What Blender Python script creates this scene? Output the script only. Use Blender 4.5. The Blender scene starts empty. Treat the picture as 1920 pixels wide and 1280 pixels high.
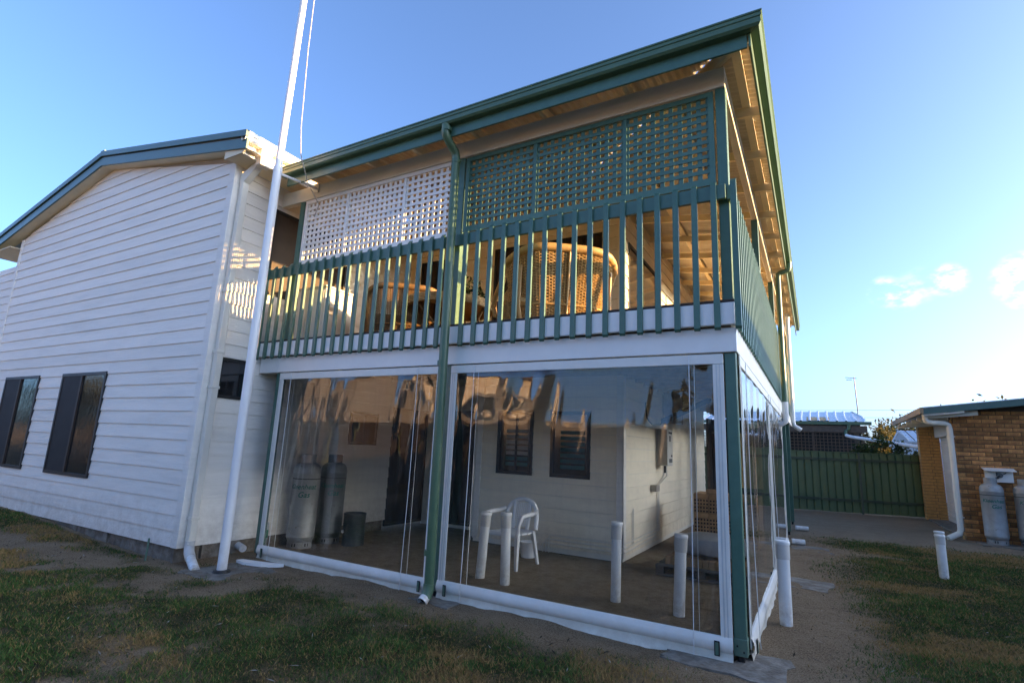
import bpy, math, random
import numpy as np
from mathutils import Vector, Matrix
random.seed(7); rng = np.random.default_rng(7)
sc = bpy.context.scene
col = sc.collection
R = math.radians

# ------------------------------------------------------------------ camera
CAM = Vector((0.591, -4.609, 1.5))
YAW, PITCH, ROLL, FPX = -0.519752, 0.195287, 0.0437322, 993.449
fwd = Vector((math.sin(YAW)*math.cos(PITCH), math.cos(YAW)*math.cos(PITCH), math.sin(PITCH)))
rt0 = Vector((math.cos(YAW), -math.sin(YAW), 0)); up0 = rt0.cross(fwd)
rt = math.cos(ROLL)*rt0 + math.sin(ROLL)*up0
up = -math.sin(ROLL)*rt0 + math.cos(ROLL)*up0
cd = bpy.data.cameras.new('camera'); cam = bpy.data.objects.new('camera', cd); col.objects.link(cam)
cd.sensor_width = 36; cd.lens = 36*FPX/1920; cd.clip_end = 3000; cd.clip_start = 0.05
cam.matrix_world = Matrix((( rt.x, up.x, -fwd.x, CAM.x), (rt.y, up.y, -fwd.y, CAM.y), (rt.z, up.z, -fwd.z, CAM.z), (0,0,0,1)))
sc.camera = cam

# ------------------------------------------------------------------ world, sun, exposure
SUN_EL, SUN_AZ = R(7.5), math.atan2(0.944, 0.33)        # azimuth measured from +y towards +x
sdir = Vector((math.sin(SUN_AZ)*math.cos(SUN_EL), math.cos(SUN_AZ)*math.cos(SUN_EL), math.sin(SUN_EL)))
w = bpy.data.worlds.new('World'); sc.world = w; w.use_nodes = True
nt = w.node_tree; nt.nodes.clear()
def wn(t, **k):
    n = nt.nodes.new(t)
    for a, b in k.items(): setattr(n, a, b)
    return n
wo = wn('ShaderNodeOutputWorld'); bg = wn('ShaderNodeBackground'); sky = wn('ShaderNodeTexSky')
sky.sky_type = 'NISHITA'; sky.sun_disc = False; sky.sun_elevation = SUN_EL; sky.sun_rotation = SUN_AZ
sky.altitude = 0; sky.air_density = 0.5; sky.dust_density = 3.3; sky.ozone_density = 4.1
bg.inputs['Strength'].default_value = 0.15
# thin drifting clouds: noise on the view direction, a few soft banks low in the sky
tc = wn('ShaderNodeTexCoord')
nz = wn('ShaderNodeTexNoise'); nz.inputs['Scale'].default_value = 34; nz.inputs['Detail'].default_value = 7; nz.inputs['Roughness'].default_value = .58
mp = wn('ShaderNodeMapping'); mp.inputs['Scale'].default_value = (1, 1, 1.9)
nt.links.new(tc.outputs['Generated'], mp.inputs['Vector']); nt.links.new(mp.outputs['Vector'], nz.inputs['Vector'])
acc = None
for d, wd, amp in (((.1128,1,.268),.0004,.42), ((.155,1,.273),.0005,.28), ((.193,1,.279),.0004,.75), ((.135,1,.256),.0003,.4), ((.283,1,.268),.0010,1.3),
                   ((.75,1,.36),.004,1.0), ((1.3,1,.3),.005,1.0), ((-.9,-1,.32),.004,1.0), ((.4,-1,.3),.004,1.0)):
    v = Vector(d).normalized()
    dp = wn('ShaderNodeVectorMath', operation='DOT_PRODUCT'); dp.inputs[1].default_value = v
    nrm = wn('ShaderNodeVectorMath', operation='NORMALIZE')
    nt.links.new(tc.outputs['Generated'], nrm.inputs[0]); nt.links.new(nrm.outputs[0], dp.inputs[0])
    mr = wn('ShaderNodeMapRange'); mr.interpolation_type = 'SMOOTHSTEP'
    mr.inputs['From Min'].default_value = 1-wd; mr.inputs['From Max'].default_value = 1.0
    mr.inputs['To Max'].default_value = amp
    nt.links.new(dp.outputs['Value'], mr.inputs['Value'])
    if acc is None: acc = mr.outputs[0]
    else:
        ad = wn('ShaderNodeMath', operation='ADD'); nt.links.new(acc, ad.inputs[0]); nt.links.new(mr.outputs[0], ad.inputs[1]); acc = ad.outputs[0]
nm = wn('ShaderNodeMapRange'); nm.inputs['From Min'].default_value = .40; nm.inputs['From Max'].default_value = .80; nm.interpolation_type = 'SMOOTHSTEP'
nt.links.new(nz.outputs['Fac'], nm.inputs['Value'])
cm = wn('ShaderNodeMath', operation='MULTIPLY', use_clamp=True); nt.links.new(acc, cm.inputs[0]); nt.links.new(nm.outputs[0], cm.inputs[1])
mx = wn('ShaderNodeMix', data_type='RGBA'); mx.inputs['B'].default_value = (3.0, 3.0, 3.1, 1)
hs = wn('ShaderNodeHueSaturation'); hs.inputs['Saturation'].default_value = 0.95
nt.links.new(sky.outputs[0], hs.inputs['Color'])
tn = wn('ShaderNodeVectorMath', operation='MULTIPLY'); tn.inputs[1].default_value = (1.09, .985, .86)
nt.links.new(hs.outputs[0], tn.inputs[0])
nt.links.new(cm.outputs[0], mx.inputs['Factor']); nt.links.new(tn.outputs[0], mx.inputs['A'])
nt.links.new(mx.outputs['Result'], bg.inputs['Color']); nt.links.new(bg.outputs[0], wo.inputs['Surface'])

sl = bpy.data.lights.new('sun', 'SUN'); sl.energy = 3.2; sl.angle = R(.4); sl.color = (1.0, .57, .21)
so = bpy.data.objects.new('sun', sl); col.objects.link(so)
so.rotation_euler = sdir.to_track_quat('Z', 'Y').to_euler(); so.location = (20, 6, 12)
sc.view_settings.view_transform = 'Standard'; sc.view_settings.look = 'None'; sc.view_settings.gamma = 1
sc.view_settings.exposure = 2.66
sc.render.engine = 'CYCLES'; sc.cycles.max_bounces = 8; sc.cycles.transparent_max_bounces = 24; sc.cycles.use_denoising = True

# ------------------------------------------------------------------ materials
MATS = {}
def mat(name, c, rough=.6, var=.12, scale=6, bump=0., bscale=60, metal=0., spec=.5, objvar=0., stretch=(1,1,1), c2=None, c2thr=(.5,.7), c2scale=8):
    m = bpy.data.materials.new(name); m.use_nodes = True; n = m.node_tree; P = n.nodes['Principled BSDF']
    def N(t, **k):
        q = n.nodes.new(t)
        for a, b in k.items(): setattr(q, a, b)
        return q
    t = N('ShaderNodeTexCoord'); mpp = N('ShaderNodeMapping'); mpp.inputs['Scale'].default_value = stretch
    n.links.new(t.outputs['Object'], mpp.inputs['Vector'])
    no = N('ShaderNodeTexNoise'); no.inputs['Scale'].default_value = scale; no.inputs['Detail'].default_value = 6; no.inputs['Roughness'].default_value = .65
    n.links.new(mpp.outputs[0], no.inputs['Vector'])
    mr = N('ShaderNodeMapRange'); mr.inputs['From Min'].default_value = .3; mr.inputs['From Max'].default_value = .7
    mr.inputs['To Min'].default_value = 1-var; mr.inputs['To Max'].default_value = 1+var
    n.links.new(no.outputs['Fac'], mr.inputs['Value'])
    cur = N('ShaderNodeRGB'); cur.outputs[0].default_value = (*c, 1); out = cur.outputs[0]
    if c2:
        n2 = N('ShaderNodeTexNoise'); n2.inputs['Scale'].default_value = c2scale; n2.inputs['Detail'].default_value = 8; n2.inputs['Roughness'].default_value = .7
        n.links.new(mpp.outputs[0], n2.inputs['Vector'])
        m2 = N('ShaderNodeMapRange'); m2.inputs['From Min'].default_value = c2thr[0]; m2.inputs['From Max'].default_value = c2thr[1]
        n.links.new(n2.outputs['Fac'], m2.inputs['Value'])
        mix = N('ShaderNodeMix', data_type='RGBA'); n.links.new(m2.outputs[0], mix.inputs['Factor']); n.links.new(out, mix.inputs['A']); mix.inputs['B'].default_value = (*c2, 1)
        out = mix.outputs['Result']
    sv = N('ShaderNodeVectorMath', operation='SCALE'); n.links.new(out, sv.inputs[0]); n.links.new(mr.outputs[0], sv.inputs['Scale']); out = sv.outputs[0]
    if objvar:
        oi = N('ShaderNodeObjectInfo'); r2 = N('ShaderNodeMapRange'); r2.inputs['To Min'].default_value = 1-objvar; r2.inputs['To Max'].default_value = 1+objvar
        n.links.new(oi.outputs['Random'], r2.inputs['Value'])
        s2 = N('ShaderNodeVectorMath', operation='SCALE'); n.links.new(out, s2.inputs[0]); n.links.new(r2.outputs[0], s2.inputs['Scale']); out = s2.outputs[0]
    n.links.new(out, P.inputs['Base Color'])
    P.inputs['Roughness'].default_value = rough; P.inputs['Metallic'].default_value = metal; P.inputs['Specular IOR Level'].default_value = spec
    rr = N('ShaderNodeMapRange'); rr.inputs['To Min'].default_value = max(0, rough-.08); rr.inputs['To Max'].default_value = min(1, rough+.1)
    n.links.new(no.outputs['Fac'], rr.inputs['Value']); n.links.new(rr.outputs[0], P.inputs['Roughness'])
    if bump:
        nb = N('ShaderNodeTexNoise'); nb.inputs['Scale'].default_value = bscale; nb.inputs['Detail'].default_value = 5
        n.links.new(mpp.outputs[0], nb.inputs['Vector'])
        b = N('ShaderNodeBump'); b.inputs['Strength'].default_value = bump; b.inputs['Distance'].default_value = .01
        n.links.new(nb.outputs['Fac'], b.inputs['Height']); n.links.new(b.outputs[0], P.inputs['Normal'])
    MATS[name] = m
    return m
mat('board', (.87,.82,.73), .6, .05, 3, .45, 34, objvar=.035, stretch=(.35,.35,4), c2=(.72,.68,.60), c2thr=(.5,.85), c2scale=2.5)
mat('inner_board', (.90,.80,.61), .6, .05, 3, .3, 40, objvar=.025, stretch=(1,1,5))
mat('cream', (.80,.75,.64), .5, .04, 4, .1, 60)
mat('white', (.87,.84,.78), .45, .04, 4, .08, 60)
mat('soffit', (.80,.68,.46), .6, .06, 4, .1, 40)
mat('teal', (.072,.155,.112), .38, .12, 8, .12, 90, objvar=.05)
mat('gutter', (.085,.15,.085), .33, .1, 5, .03, 60)
mat('ridge_teal', (.075,.14,.125), .4, .08, 4)
mat('flashing', (.60,.60,.57), .4, .1, 5, metal=.2)
mat('dark', (.012,.012,.012), .5, .2)
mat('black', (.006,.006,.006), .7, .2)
mat('darkbrown', (.035,.02,.012), .6, .25, 8)
mat('deck_edge', (.05,.03,.02), .7, .3, 12)
mat('pvc', (.78,.78,.76), .35, .05, 5, .05, 40)
mat('pvc_collar', (.60,.58,.54), .45, .06, 5)
mat('pole', (.82,.82,.82), .3, .04, 3)
mat('concrete', (.21,.185,.15), .92, .35, 9, .9, 40, c2=(.13,.10,.07), c2thr=(.42,.62), c2scale=6)
mat('vinyl', (.66,.62,.51), .5, .06, 5, .35, 14)
mat('vinyl_white', (.80,.77,.69), .45, .05, 5, .2, 14)
mat('cyl', (.34,.35,.345), .45, .16, 6, .1, 30, metal=.25, c2=(.16,.13,.10), c2thr=(.62,.7), c2scale=14)
mat('cyl_grey', (.17,.185,.185), .42, .2, 6, .1, 30, metal=.25, c2=(.08,.08,.075), c2thr=(.55,.7), c2scale=12)
mat('cyl_dark', (.09,.10,.10), .5, .2, 6)
mat('drum', (.045,.06,.06), .4, .2, 6, metal=.3)
mat('letter', (.01,.16,.13), .5, .1)
mat('wicker', (.47,.30,.11), .55, .28, 25, .3, 90, c2=(.28,.15,.05), c2thr=(.45,.7), c2scale=12)
mat('wicker_dark', (.20,.115,.045), .6, .3, 25, .3, 90)
mat('cane', (.44,.27,.095), .45, .2, 18, .2, 60)
mat('leaf_dark', (.02,.035,.012), .5, .4, 6)
mat('plastic', (.82,.81,.78), .35, .03)
mat('heater', (.62,.60,.54), .4, .06, 5)
mat('heater_end', (.34,.30,.25), .45, .12, 5)
mat('brick_stack', (.42,.25,.12), .85, .2, 14, .4, 60, objvar=.18)
mat('brick', (.54,.255,.08), .88, .25, 16, .5, 70, objvar=.5, c2=(.20,.075,.035), c2thr=(.42,.66), c2scale=5)
mat('mortar', (.10,.08,.065), .95, .15, 20, .5, 80)
mat('brick_pier', (.46,.26,.09), .88, .2, 16, .5, 70, objvar=.2)
mat('roller', (.76,.71,.60), .45, .04)
mat('fence', (.115,.175,.085), .42, .1, 3, .02, 30)
mat('fence_rail', (.06,.085,.05), .45, .1, 3)
mat('fence_post', (.10,.12,.085), .45, .1, 3)
mat('zinc', (.62,.66,.70), .28, .08, 4, metal=.75)
mat('galv', (.55,.58,.60), .35, .1, 4, metal=.6)
mat('shed_white', (.66,.67,.68), .5, .06)
mat('timber', (.12,.09,.065), .8, .25, 8, .3, 30, stretch=(1,1,1))
mat('pallet', (.16,.135,.115), .9, .25, 10, .4, 40, objvar=.2)
mat('ply', (.58,.38,.16), .6, .1, 3, stretch=(6,1,1))
mat('bag', (.40,.39,.37), .45, .15, 6, .9, 9)
mat('rubber', (.01,.01,.01), .5, .1)
mat('rope', (.45,.42,.36), .8, .1)
mat('tap_green', (.01,.25,.12), .5, .1)
mat('curtain', (.03,.11,.11), .8, .2, 5)
mat('slat_blind', (.60,.58,.54), .6, .08)
mat('rust_sheet', (.52,.33,.12), .45, .2, 6, metal=.3)
mat('neighbour_wall', (.60,.50,.38), .8, .06, 2)
mat('neighbour_roof', (.20,.11,.08), .7, .1, 3)
mat('bark', (.13,.10,.075), .9, .3, 10, .6, 30)
mat('wire', (.25,.25,.25), .6, .05)
mat('corrug', (.52,.48,.40), .5, .1, 5, .05, 30, metal=.2)
mat('joist', (.34,.26,.16), .75, .2, 8)
mat('floor_under', (.13,.10,.07), .8, .2, 8)
def leafmat(name, c, tr=.35):
    m = bpy.data.materials.new(name); m.use_nodes = True; n = m.node_tree; P = n.nodes['Principled BSDF']
    at = n.nodes.new('ShaderNodeAttribute'); at.attribute_name = 'col'
    n.links.new(at.outputs['Color'], P.inputs['Base Color']); P.inputs['Roughness'].default_value = .6; P.inputs['Specular IOR Level'].default_value = .25
    tl = n.nodes.new('ShaderNodeBsdfTranslucent'); n.links.new(at.outputs['Color'], tl.inputs['Color'])
    mi = n.nodes.new('ShaderNodeMixShader'); mi.inputs[0].default_value = tr
    n.links.new(P.outputs[0], mi.inputs[1]); n.links.new(tl.outputs[0], mi.inputs[2])
    n.links.new(mi.outputs[0], n.nodes['Material Output'].inputs['Surface'])
    MATS[name] = m
leafmat('leaf', (.05,.09,.03)); leafmat('grassblade', (.05,.09,.02), .25)
def glass(name, c, rough=.03, bump=0., bscale=8, stretch=(1,1,1)):
    m = mat(name, c, rough, .2, 4, bump, bscale, spec=.9, stretch=stretch); return m
glass('glass_dark', (.012,.013,.015)); glass('glass_wavy', (.015,.018,.02), .05, .22, 16, (1,1,.6))
def film(name, tint, k, bscale):
    m = bpy.data.materials.new(name); m.use_nodes = True; n = m.node_tree; n.nodes.remove(n.nodes['Principled BSDF'])
    fr = n.nodes.new('ShaderNodeFresnel'); fr.inputs['IOR'].default_value = 1.52
    mu = n.nodes.new('ShaderNodeMath'); mu.operation = 'MULTIPLY_ADD'; mu.use_clamp = True; mu.inputs[1].default_value = k; mu.inputs[2].default_value = 0.012
    tr = n.nodes.new('ShaderNodeBsdfTransparent'); tr.inputs[0].default_value = (*tint, 1)
    gl = n.nodes.new('ShaderNodeBsdfGlossy'); gl.inputs['Roughness'].default_value = .012; gl.inputs['Color'].default_value = (1, 1, 1, 1)
    t = n.nodes.new('ShaderNodeTexCoord'); no = n.nodes.new('ShaderNodeTexNoise'); no.inputs['Scale'].default_value = bscale; no.inputs['Detail'].default_value = 1.5
    n.links.new(t.outputs['Object'], no.inputs['Vector'])
    b = n.nodes.new('ShaderNodeBump'); b.inputs['Strength'].default_value = .12; b.inputs['Distance'].default_value = .02
    n.links.new(no.outputs['Fac'], b.inputs['Height']); n.links.new(b.outputs[0], gl.inputs['Normal']); n.links.new(b.outputs[0], fr.inputs['Normal'])
    mi = n.nodes.new('ShaderNodeMixShader'); n.links.new(fr.outputs[0], mu.inputs[0]); n.links.new(mu.outputs[0], mi.inputs[0])
    n.links.new(tr.outputs[0], mi.inputs[1]); n.links.new(gl.outputs[0], mi.inputs[2]); n.links.new(mi.outputs[0], n.nodes['Material Output'].inputs['Surface'])
    df = n.nodes.new('ShaderNodeBsdfDiffuse'); df.inputs['Color'].default_value = (.8, .78, .74, 1)
    hn = n.nodes.new('ShaderNodeTexNoise'); hn.inputs['Scale'].default_value = 5; hn.inputs['Detail'].default_value = 7; hn.inputs['Roughness'].default_value = .75
    hm = n.nodes.new('ShaderNodeMapping'); hm.inputs['Scale'].default_value = (3, 3, .35); n.links.new(t.outputs['Object'], hm.inputs[0]); n.links.new(hm.outputs[0], hn.inputs['Vector'])
    hr = n.nodes.new('ShaderNodeMapRange'); hr.inputs['From Min'].default_value = .45; hr.inputs['From Max'].default_value = .8; hr.inputs['To Min'].default_value = .004; hr.inputs['To Max'].default_value = .07
    n.links.new(hn.outputs['Fac'], hr.inputs['Value'])
    m3 = n.nodes.new('ShaderNodeMixShader'); n.links.new(hr.outputs[0], m3.inputs[0]); n.links.new(mi.outputs[0], m3.inputs[1]); n.links.new(df.outputs[0], m3.inputs[2]); n.links.new(m3.outputs[0], n.nodes['Material Output'].inputs['Surface'])
    MATS[name] = m
film('film', (.97,.965,.945), 1.25, 3.0)

# ------------------------------------------------------------------ mesh helpers
def splash(name, z0, z1, c, amt, sc_=7):
    m = MATS[name]; n = m.node_tree; P = n.nodes['Principled BSDF']; src = P.inputs['Base Color'].links[0].from_socket
    g = n.nodes.new('ShaderNodeNewGeometry'); sp = n.nodes.new('ShaderNodeSeparateXYZ'); n.links.new(g.outputs['Position'], sp.inputs[0])
    mr = n.nodes.new('ShaderNodeMapRange'); mr.inputs['From Min'].default_value = z0; mr.inputs['From Max'].default_value = z1; mr.inputs['To Min'].default_value = 1; mr.inputs['To Max'].default_value = 0
    n.links.new(sp.outputs['Z'], mr.inputs['Value'])
    no = n.nodes.new('ShaderNodeTexNoise'); no.inputs['Scale'].default_value = sc_; no.inputs['Detail'].default_value = 9; no.inputs['Roughness'].default_value = .75; n.links.new(g.outputs['Position'], no.inputs['Vector'])
    nr = n.nodes.new('ShaderNodeMapRange'); nr.inputs['From Min'].default_value = .38; nr.inputs['From Max'].default_value = .66; nr.inputs['To Max'].default_value = amt; n.links.new(no.outputs['Fac'], nr.inputs['Value'])
    mu = n.nodes.new('ShaderNodeMath'); mu.operation = 'MULTIPLY'; n.links.new(mr.outputs[0], mu.inputs[0]); n.links.new(nr.outputs[0], mu.inputs[1])
    mx_ = n.nodes.new('ShaderNodeMix'); mx_.data_type = 'RGBA'; n.links.new(mu.outputs[0], mx_.inputs['Factor']); n.links.new(src, mx_.inputs['A']); mx_.inputs['B'].default_value = (*c, 1)
    n.links.new(mx_.outputs['Result'], P.inputs['Base Color'])
splash('board', .12, .75, (.40,.31,.21), .55); splash('inner_board', .0, .6, (.42,.32,.2), .5); splash('pvc', -.02, .32, (.36,.27,.17), .8, 14); splash('vinyl', -.05, .12, (.34,.26,.17), .7); splash('vinyl_white', .0, .22, (.42,.35,.25), .35)
splash('cyl', .0, .4, (.25,.18,.11), .6); splash('pole', .0, .4, (.4,.32,.22), .6); splash('teal', .0, .35, (.22,.18,.12), .6)

class MB:
    def __init__(s): s.v = []; s.f = []
    def add(s, vs, fs):
        o = len(s.v); s.v += [tuple(p) for p in vs]; s.f += [tuple(o+i for i in f) for f in fs]; return s
    def box(s, x0, x1, y0, y1, z0, z1):
        return s.add([(x,y,z) for z in (z0,z1) for y in (y0,y1) for x in (x0,x1)],
                     [(0,2,3,1),(4,5,7,6),(0,1,5,4),(2,6,7,3),(0,4,6,2),(1,3,7,5)])
    def bbox(s, x0, x1, y0, y1, z0, z1, b=.004):          # box with chamfered edges all round
        c = Vector(((x0+x1)/2,(y0+y1)/2,(z0+z1)/2)); h = Vector(((x1-x0)/2,(y1-y0)/2,(z1-z0)/2)); b = min(b, .45*min(h)*2)
        vs = []; idx = {}
        for sx in (-1,1):
            for sy in (-1,1):
                for sz in (-1,1):
                    for k in range(3):
                        d = [h.x-b, h.y-b, h.z-b]; d[k] += b
                        idx[(sx,sy,sz,k)] = len(vs); vs.append((c.x+sx*d[0], c.y+sy*d[1], c.z+sz*d[2]))
        fs = []
        for k in range(3):
            a, e = (k+1)%3, (k+2)%3
            for sg in (-1,1):
                q = []
                for (p, r) in ((-1,-1),(1,-1),(1,1),(-1,1)):
                    t = [0,0,0]; t[k] = sg; t[a] = p; t[e] = r; q.append(idx[(*t,k)])
                fs.append(tuple(q if sg > 0 else q[::-1]))
            for p in (-1,1):
                for r in (-1,1):
                    def g(sg, kk):
                        t = [0,0,0]; t[k] = sg; t[a] = p; t[e] = r; return idx[(*t,kk)]
                    q = [g(-1,a), g(1,a), g(1,e), g(-1,e)]; fs.append(tuple(q if p*r < 0 else q[::-1]))
        for sx in (-1,1):
            for sy in (-1,1):
                for sz in (-1,1):
                    q = [idx[(sx,sy,sz,k)] for k in range(3)]; fs.append(tuple(q if sx*sy*sz > 0 else q[::-1]))
        return s.add(vs, fs)
    def prism(s, poly, a, d0, d1):                       # poly in the two other axes, extruded along axis a
        def P(p, d):
            q = [0,0,0]; o = [i for i in range(3) if i != a]; q[o[0]] = p[0]; q[o[1]] = p[1]; q[a] = d; return q
        n = len(poly); vs = [P(p,d0) for p in poly]+[P(p,d1) for p in poly]
        fs = [tuple(range(n)), tuple(range(2*n-1,n-1,-1))]+[(i,n+i,n+(i+1)%n,(i+1)%n) for i in range(n)]
        return s.add(vs, fs)
    def tube(s, path, r, n=10, cap=True):
        path = [Vector(p) for p in path]; m = len(path); rs = r if isinstance(r, (list, tuple)) else [r]*m
        ref = None; rings = []
        for i, p in enumerate(path):
            t = (path[min(i+1,m-1)]-path[max(i-1,0)])
            if t.length < 1e-9: t = Vector((0,0,1))
            t.normalize()
            if ref is None: ref = t.orthogonal().normalized()
            ref = (ref - t*ref.dot(t))
            ref = ref.normalized() if ref.length > 1e-6 else t.orthogonal().normalized()
            bn = t.cross(ref)
            rings.append([p+rs[i]*(math.cos(2*math.pi*k/n)*ref+math.sin(2*math.pi*k/n)*bn) for k in range(n)])
        vs = [q for g in rings for q in g]; fs = []
        for i in range(m-1):
            for k in range(n): fs.append((i*n+k, i*n+(k+1)%n, (i+1)*n+(k+1)%n, (i+1)*n+k))
        if cap: fs += [tuple(range(n-1,-1,-1)), tuple((m-1)*n+k for k in range(n))]
        return s.add(vs, fs)
    def lathe(s, prof, c=(0,0,0), n=24):
        vs = []; fs = []; m = len(prof)
        for r, z in prof:
            for k in range(n): vs.append((c[0]+r*math.cos(2*math.pi*k/n), c[1]+r*math.sin(2*math.pi*k/n), c[2]+z))
        for i in range(m-1):
            for k in range(n): fs.append((i*n+k, i*n+(k+1)%n, (i+1)*n+(k+1)%n, (i+1)*n+k))
        return s.add(vs, fs)
    def build(s, name, m, parent=None, smooth=False, org=None, cat=None, label=None, group=None, kind=None):
        me = bpy.data.meshes.new(name)
        o0 = Vector(org) if org is not None else Vector((0,0,0))
        me.from_pydata([(p[0]-o0.x,p[1]-o0.y,p[2]-o0.z) for p in s.v], [], s.f); me.update()
        me.materials.append(MATS[m])
        if smooth:
            for p in me.polygons: p.use_smooth = True
            try: me.set_sharp_from_angle(angle=R(38))
            except Exception: pass
        o = bpy.data.objects.new(name, me); col.objects.link(o)
        if parent is not None: o.parent = parent
        elif org is not None: o.location = o0
        tag(o, label, cat, group, kind)
        return o
def tag(o, label=None, cat=None, group=None, kind=None):
    if label: o['label'] = label
    if cat: o['category'] = cat
    if group: o['group'] = group
    if kind: o['kind'] = kind
    return o
def thing(name, label, cat, loc=(0,0,0), rz=0, group=None):
    o = bpy.data.objects.new(name, None); col.objects.link(o); o.location = loc; o.rotation_euler = (0,0,rz); o.empty_display_size = .2
    return tag(o, label, cat, group)
def copy_tree(o, parent=None):
    c = o.copy(); col.objects.link(c); c.parent = parent
    for ch in list(o.children): copy_tree(ch, c)
    return c
def inst(src, parent, loc=(0,0,0), rz=None):
    c = src.copy(); col.objects.link(c); c.parent = parent; c.location = loc
    if rz is not None: c.rotation_euler = (0,0,rz)
    return c
def text_mesh(body, size, shear=.25):
    cu = bpy.data.curves.new('letters', 'FONT'); cu.body = body; cu.size = size; cu.shear = shear; cu.extrude = .0006; cu.align_x = 'CENTER'; cu.offset = .0012
    t = bpy.data.objects.new('letters', cu); col.objects.link(t)
    dg = bpy.context.evaluated_depsgraph_get(); me = bpy.data.meshes.new_from_object(t.evaluated_get(dg))
    vs = [tuple(v.co) for v in me.vertices]; fs = [tuple(p.vertices) for p in me.polygons]
    bpy.data.objects.remove(t); bpy.data.meshes.remove(me); bpy.data.curves.remove(cu)
    return vs, fs
# value noise in numpy
def vnoise(x, y, seed, f):
    x = np.asarray(x)*f+1000; y = np.asarray(y)*f+1000
    xi = np.floor(x).astype(np.int64); yi = np.floor(y).astype(np.int64); xf = x-xi; yf = y-yi
    def h(a, b):
        q = (a*374761393 + b*668265263 + seed*1442695041) & 0xFFFFFFFF
        q = ((q ^ (q >> 13))*1274126177) & 0xFFFFFFFF
        return ((q ^ (q >> 16)) & 0xFFFF)/65535.
    u = xf*xf*(3-2*xf); v = yf*yf*(3-2*yf)
    return (h(xi,yi)*(1-u)+h(xi+1,yi)*u)*(1-v)+(h(xi,yi+1)*(1-u)+h(xi+1,yi+1)*u)*v
def fbm(x, y, seed, f, o=4):
    s = 0; a = .5; t = 0
    for i in range(o): s = s+a*vnoise(x,y,seed+i*17,f*2**i); t += a; a *= .55
    return s/t
def sstep(a, b, x): t = np.clip((x-a)/(b-a), 0, 1); return t*t*(3-2*t)

# ------------------------------------------------------------------ ground
def grass_mask(x, y):
    n = fbm(x, y*1.15, 3, .55, 5); n2 = fbm(x, y, 11, 2.4, 4)
    v = .62*n+.38*n2
    front = 1-sstep(-.80, -.28, y+.6*(n2-.5))                        # worn sand along the blinds and walls
    left = sstep(-14, -11, x)*.0+1
    m = sstep(.37, .48, v+.03)*front
    side = sstep(.55, 1.5, x+.35*(n-.5)*4)*(1-sstep(7.2, 8.6, y+.5*(n2-.5)))
    ms = sstep(.30, .46, v+.07)*side
    k = np.where((x > .25) & (y > -1.4), ms, m)
    k = np.where((x > .2) & (y <= -1.4), np.maximum(m, sstep(.40,.54,v+.04)), k)
    k = k*np.where((x < .25) | (y < -1.4), .6+.4*sstep(.35,.6,n2), 1.)*(1-np.exp(-((x-.15)**2+(y+.35)**2)/.4))          # bare concrete round the corner post
    k = k*(1-np.exp(-((x+5.15)**2+(y+.6)**2)/.35))
    trk = np.abs((y+1.55)-.13*(x+9.))                      # worn track by the gable wall
    k = k*np.where(x < -6.2, sstep(.12, .42, trk+.25*(n2-.5)), 1)
    k = np.where((y > -.85) & (x < -5.9), 0, k)
    k = np.where((x < .2) & (y > -.25), 0, k)
    k = np.where((x > 7) | (x < -15), np.maximum(k, .5), k)
    return np.clip(k, 0, 1)
def dry_mask(x, y):
    n = fbm(x, y*1.6, 41, .8, 4); return sstep(.52, .64, n)
def gz(x, y):
    z = .04*(fbm(x, y, 5, 1.3, 4)-.5)+.04*(fbm(x, y, 9, 4.5, 3)-.5)
    z = z + .17*sstep(-6.6, -10.5, x)*np.exp(-((y+.8)/.55)**2)*(y < 3)
    inside = (x > -6) & (x < 0) & (y > .0) & (y < 12)
    z = np.where(inside, z-.012, z)
    far = sstep(30, 60, np.hypot(x, y)); return z*(1-far)
fx = np.arange(-15, 7.01, .07); fy = np.arange(-4.3, 16, .07)
ox = np.array([60, 40, 28, 20, 14, 9, 5.5, 3, 1.4, .6, .25]); 
xs = np.concatenate([-15-ox*ox/.9, fx, 7+(ox*ox/.9)[::-1]]); ys = np.concatenate([-4.3-ox*ox/.9, fy, 16+(ox*ox/.9)[::-1]])
GX, GY = np.meshgrid(xs, ys); GZ = gz(GX, GY)
nxg, nyg = len(xs), len(ys)
V = np.stack([GX, GY, GZ], -1).reshape(-1, 3).astype(np.float32)
i = (np.arange(nyg-1)[:,None]*nxg+np.arange(nxg-1)[None]).reshape(-1)
Fq = np.stack([i, i+1, i+nxg+1, i+nxg], -1).astype(np.int32)
def np_mesh(name, V, F, colattr=None, attrs=None, smooth=False):
    me = bpy.data.meshes.new(name); k = F.shape[1]
    me.vertices.add(len(V)); me.vertices.foreach_set('co', np.ascontiguousarray(V, np.float32).ravel())
    me.loops.add(F.size); me.loops.foreach_set('vertex_index', np.ascontiguousarray(F, np.int32).ravel())
    me.polygons.add(len(F)); me.polygons.foreach_set('loop_start', np.arange(0, F.size, k, dtype=np.int32))
    me.polygons.foreach_set('loop_total', np.full(len(F), k, np.int32))
    if smooth: me.polygons.foreach_set('use_smooth', np.ones(len(F), bool))
    me.update(calc_edges=True)
    if colattr is not None:
        a = me.attributes.new('col', 'FLOAT_COLOR', 'POINT'); c = np.ones((len(V), 4), np.float32); c[:, :3] = colattr; a.data.foreach_set('color', c.ravel())
    for kx, arr in (attrs or {}).items():
        a = me.attributes.new(kx, 'FLOAT', 'POINT'); a.data.foreach_set('value', np.ascontiguousarray(arr, np.float32).ravel())
    return me
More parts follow.
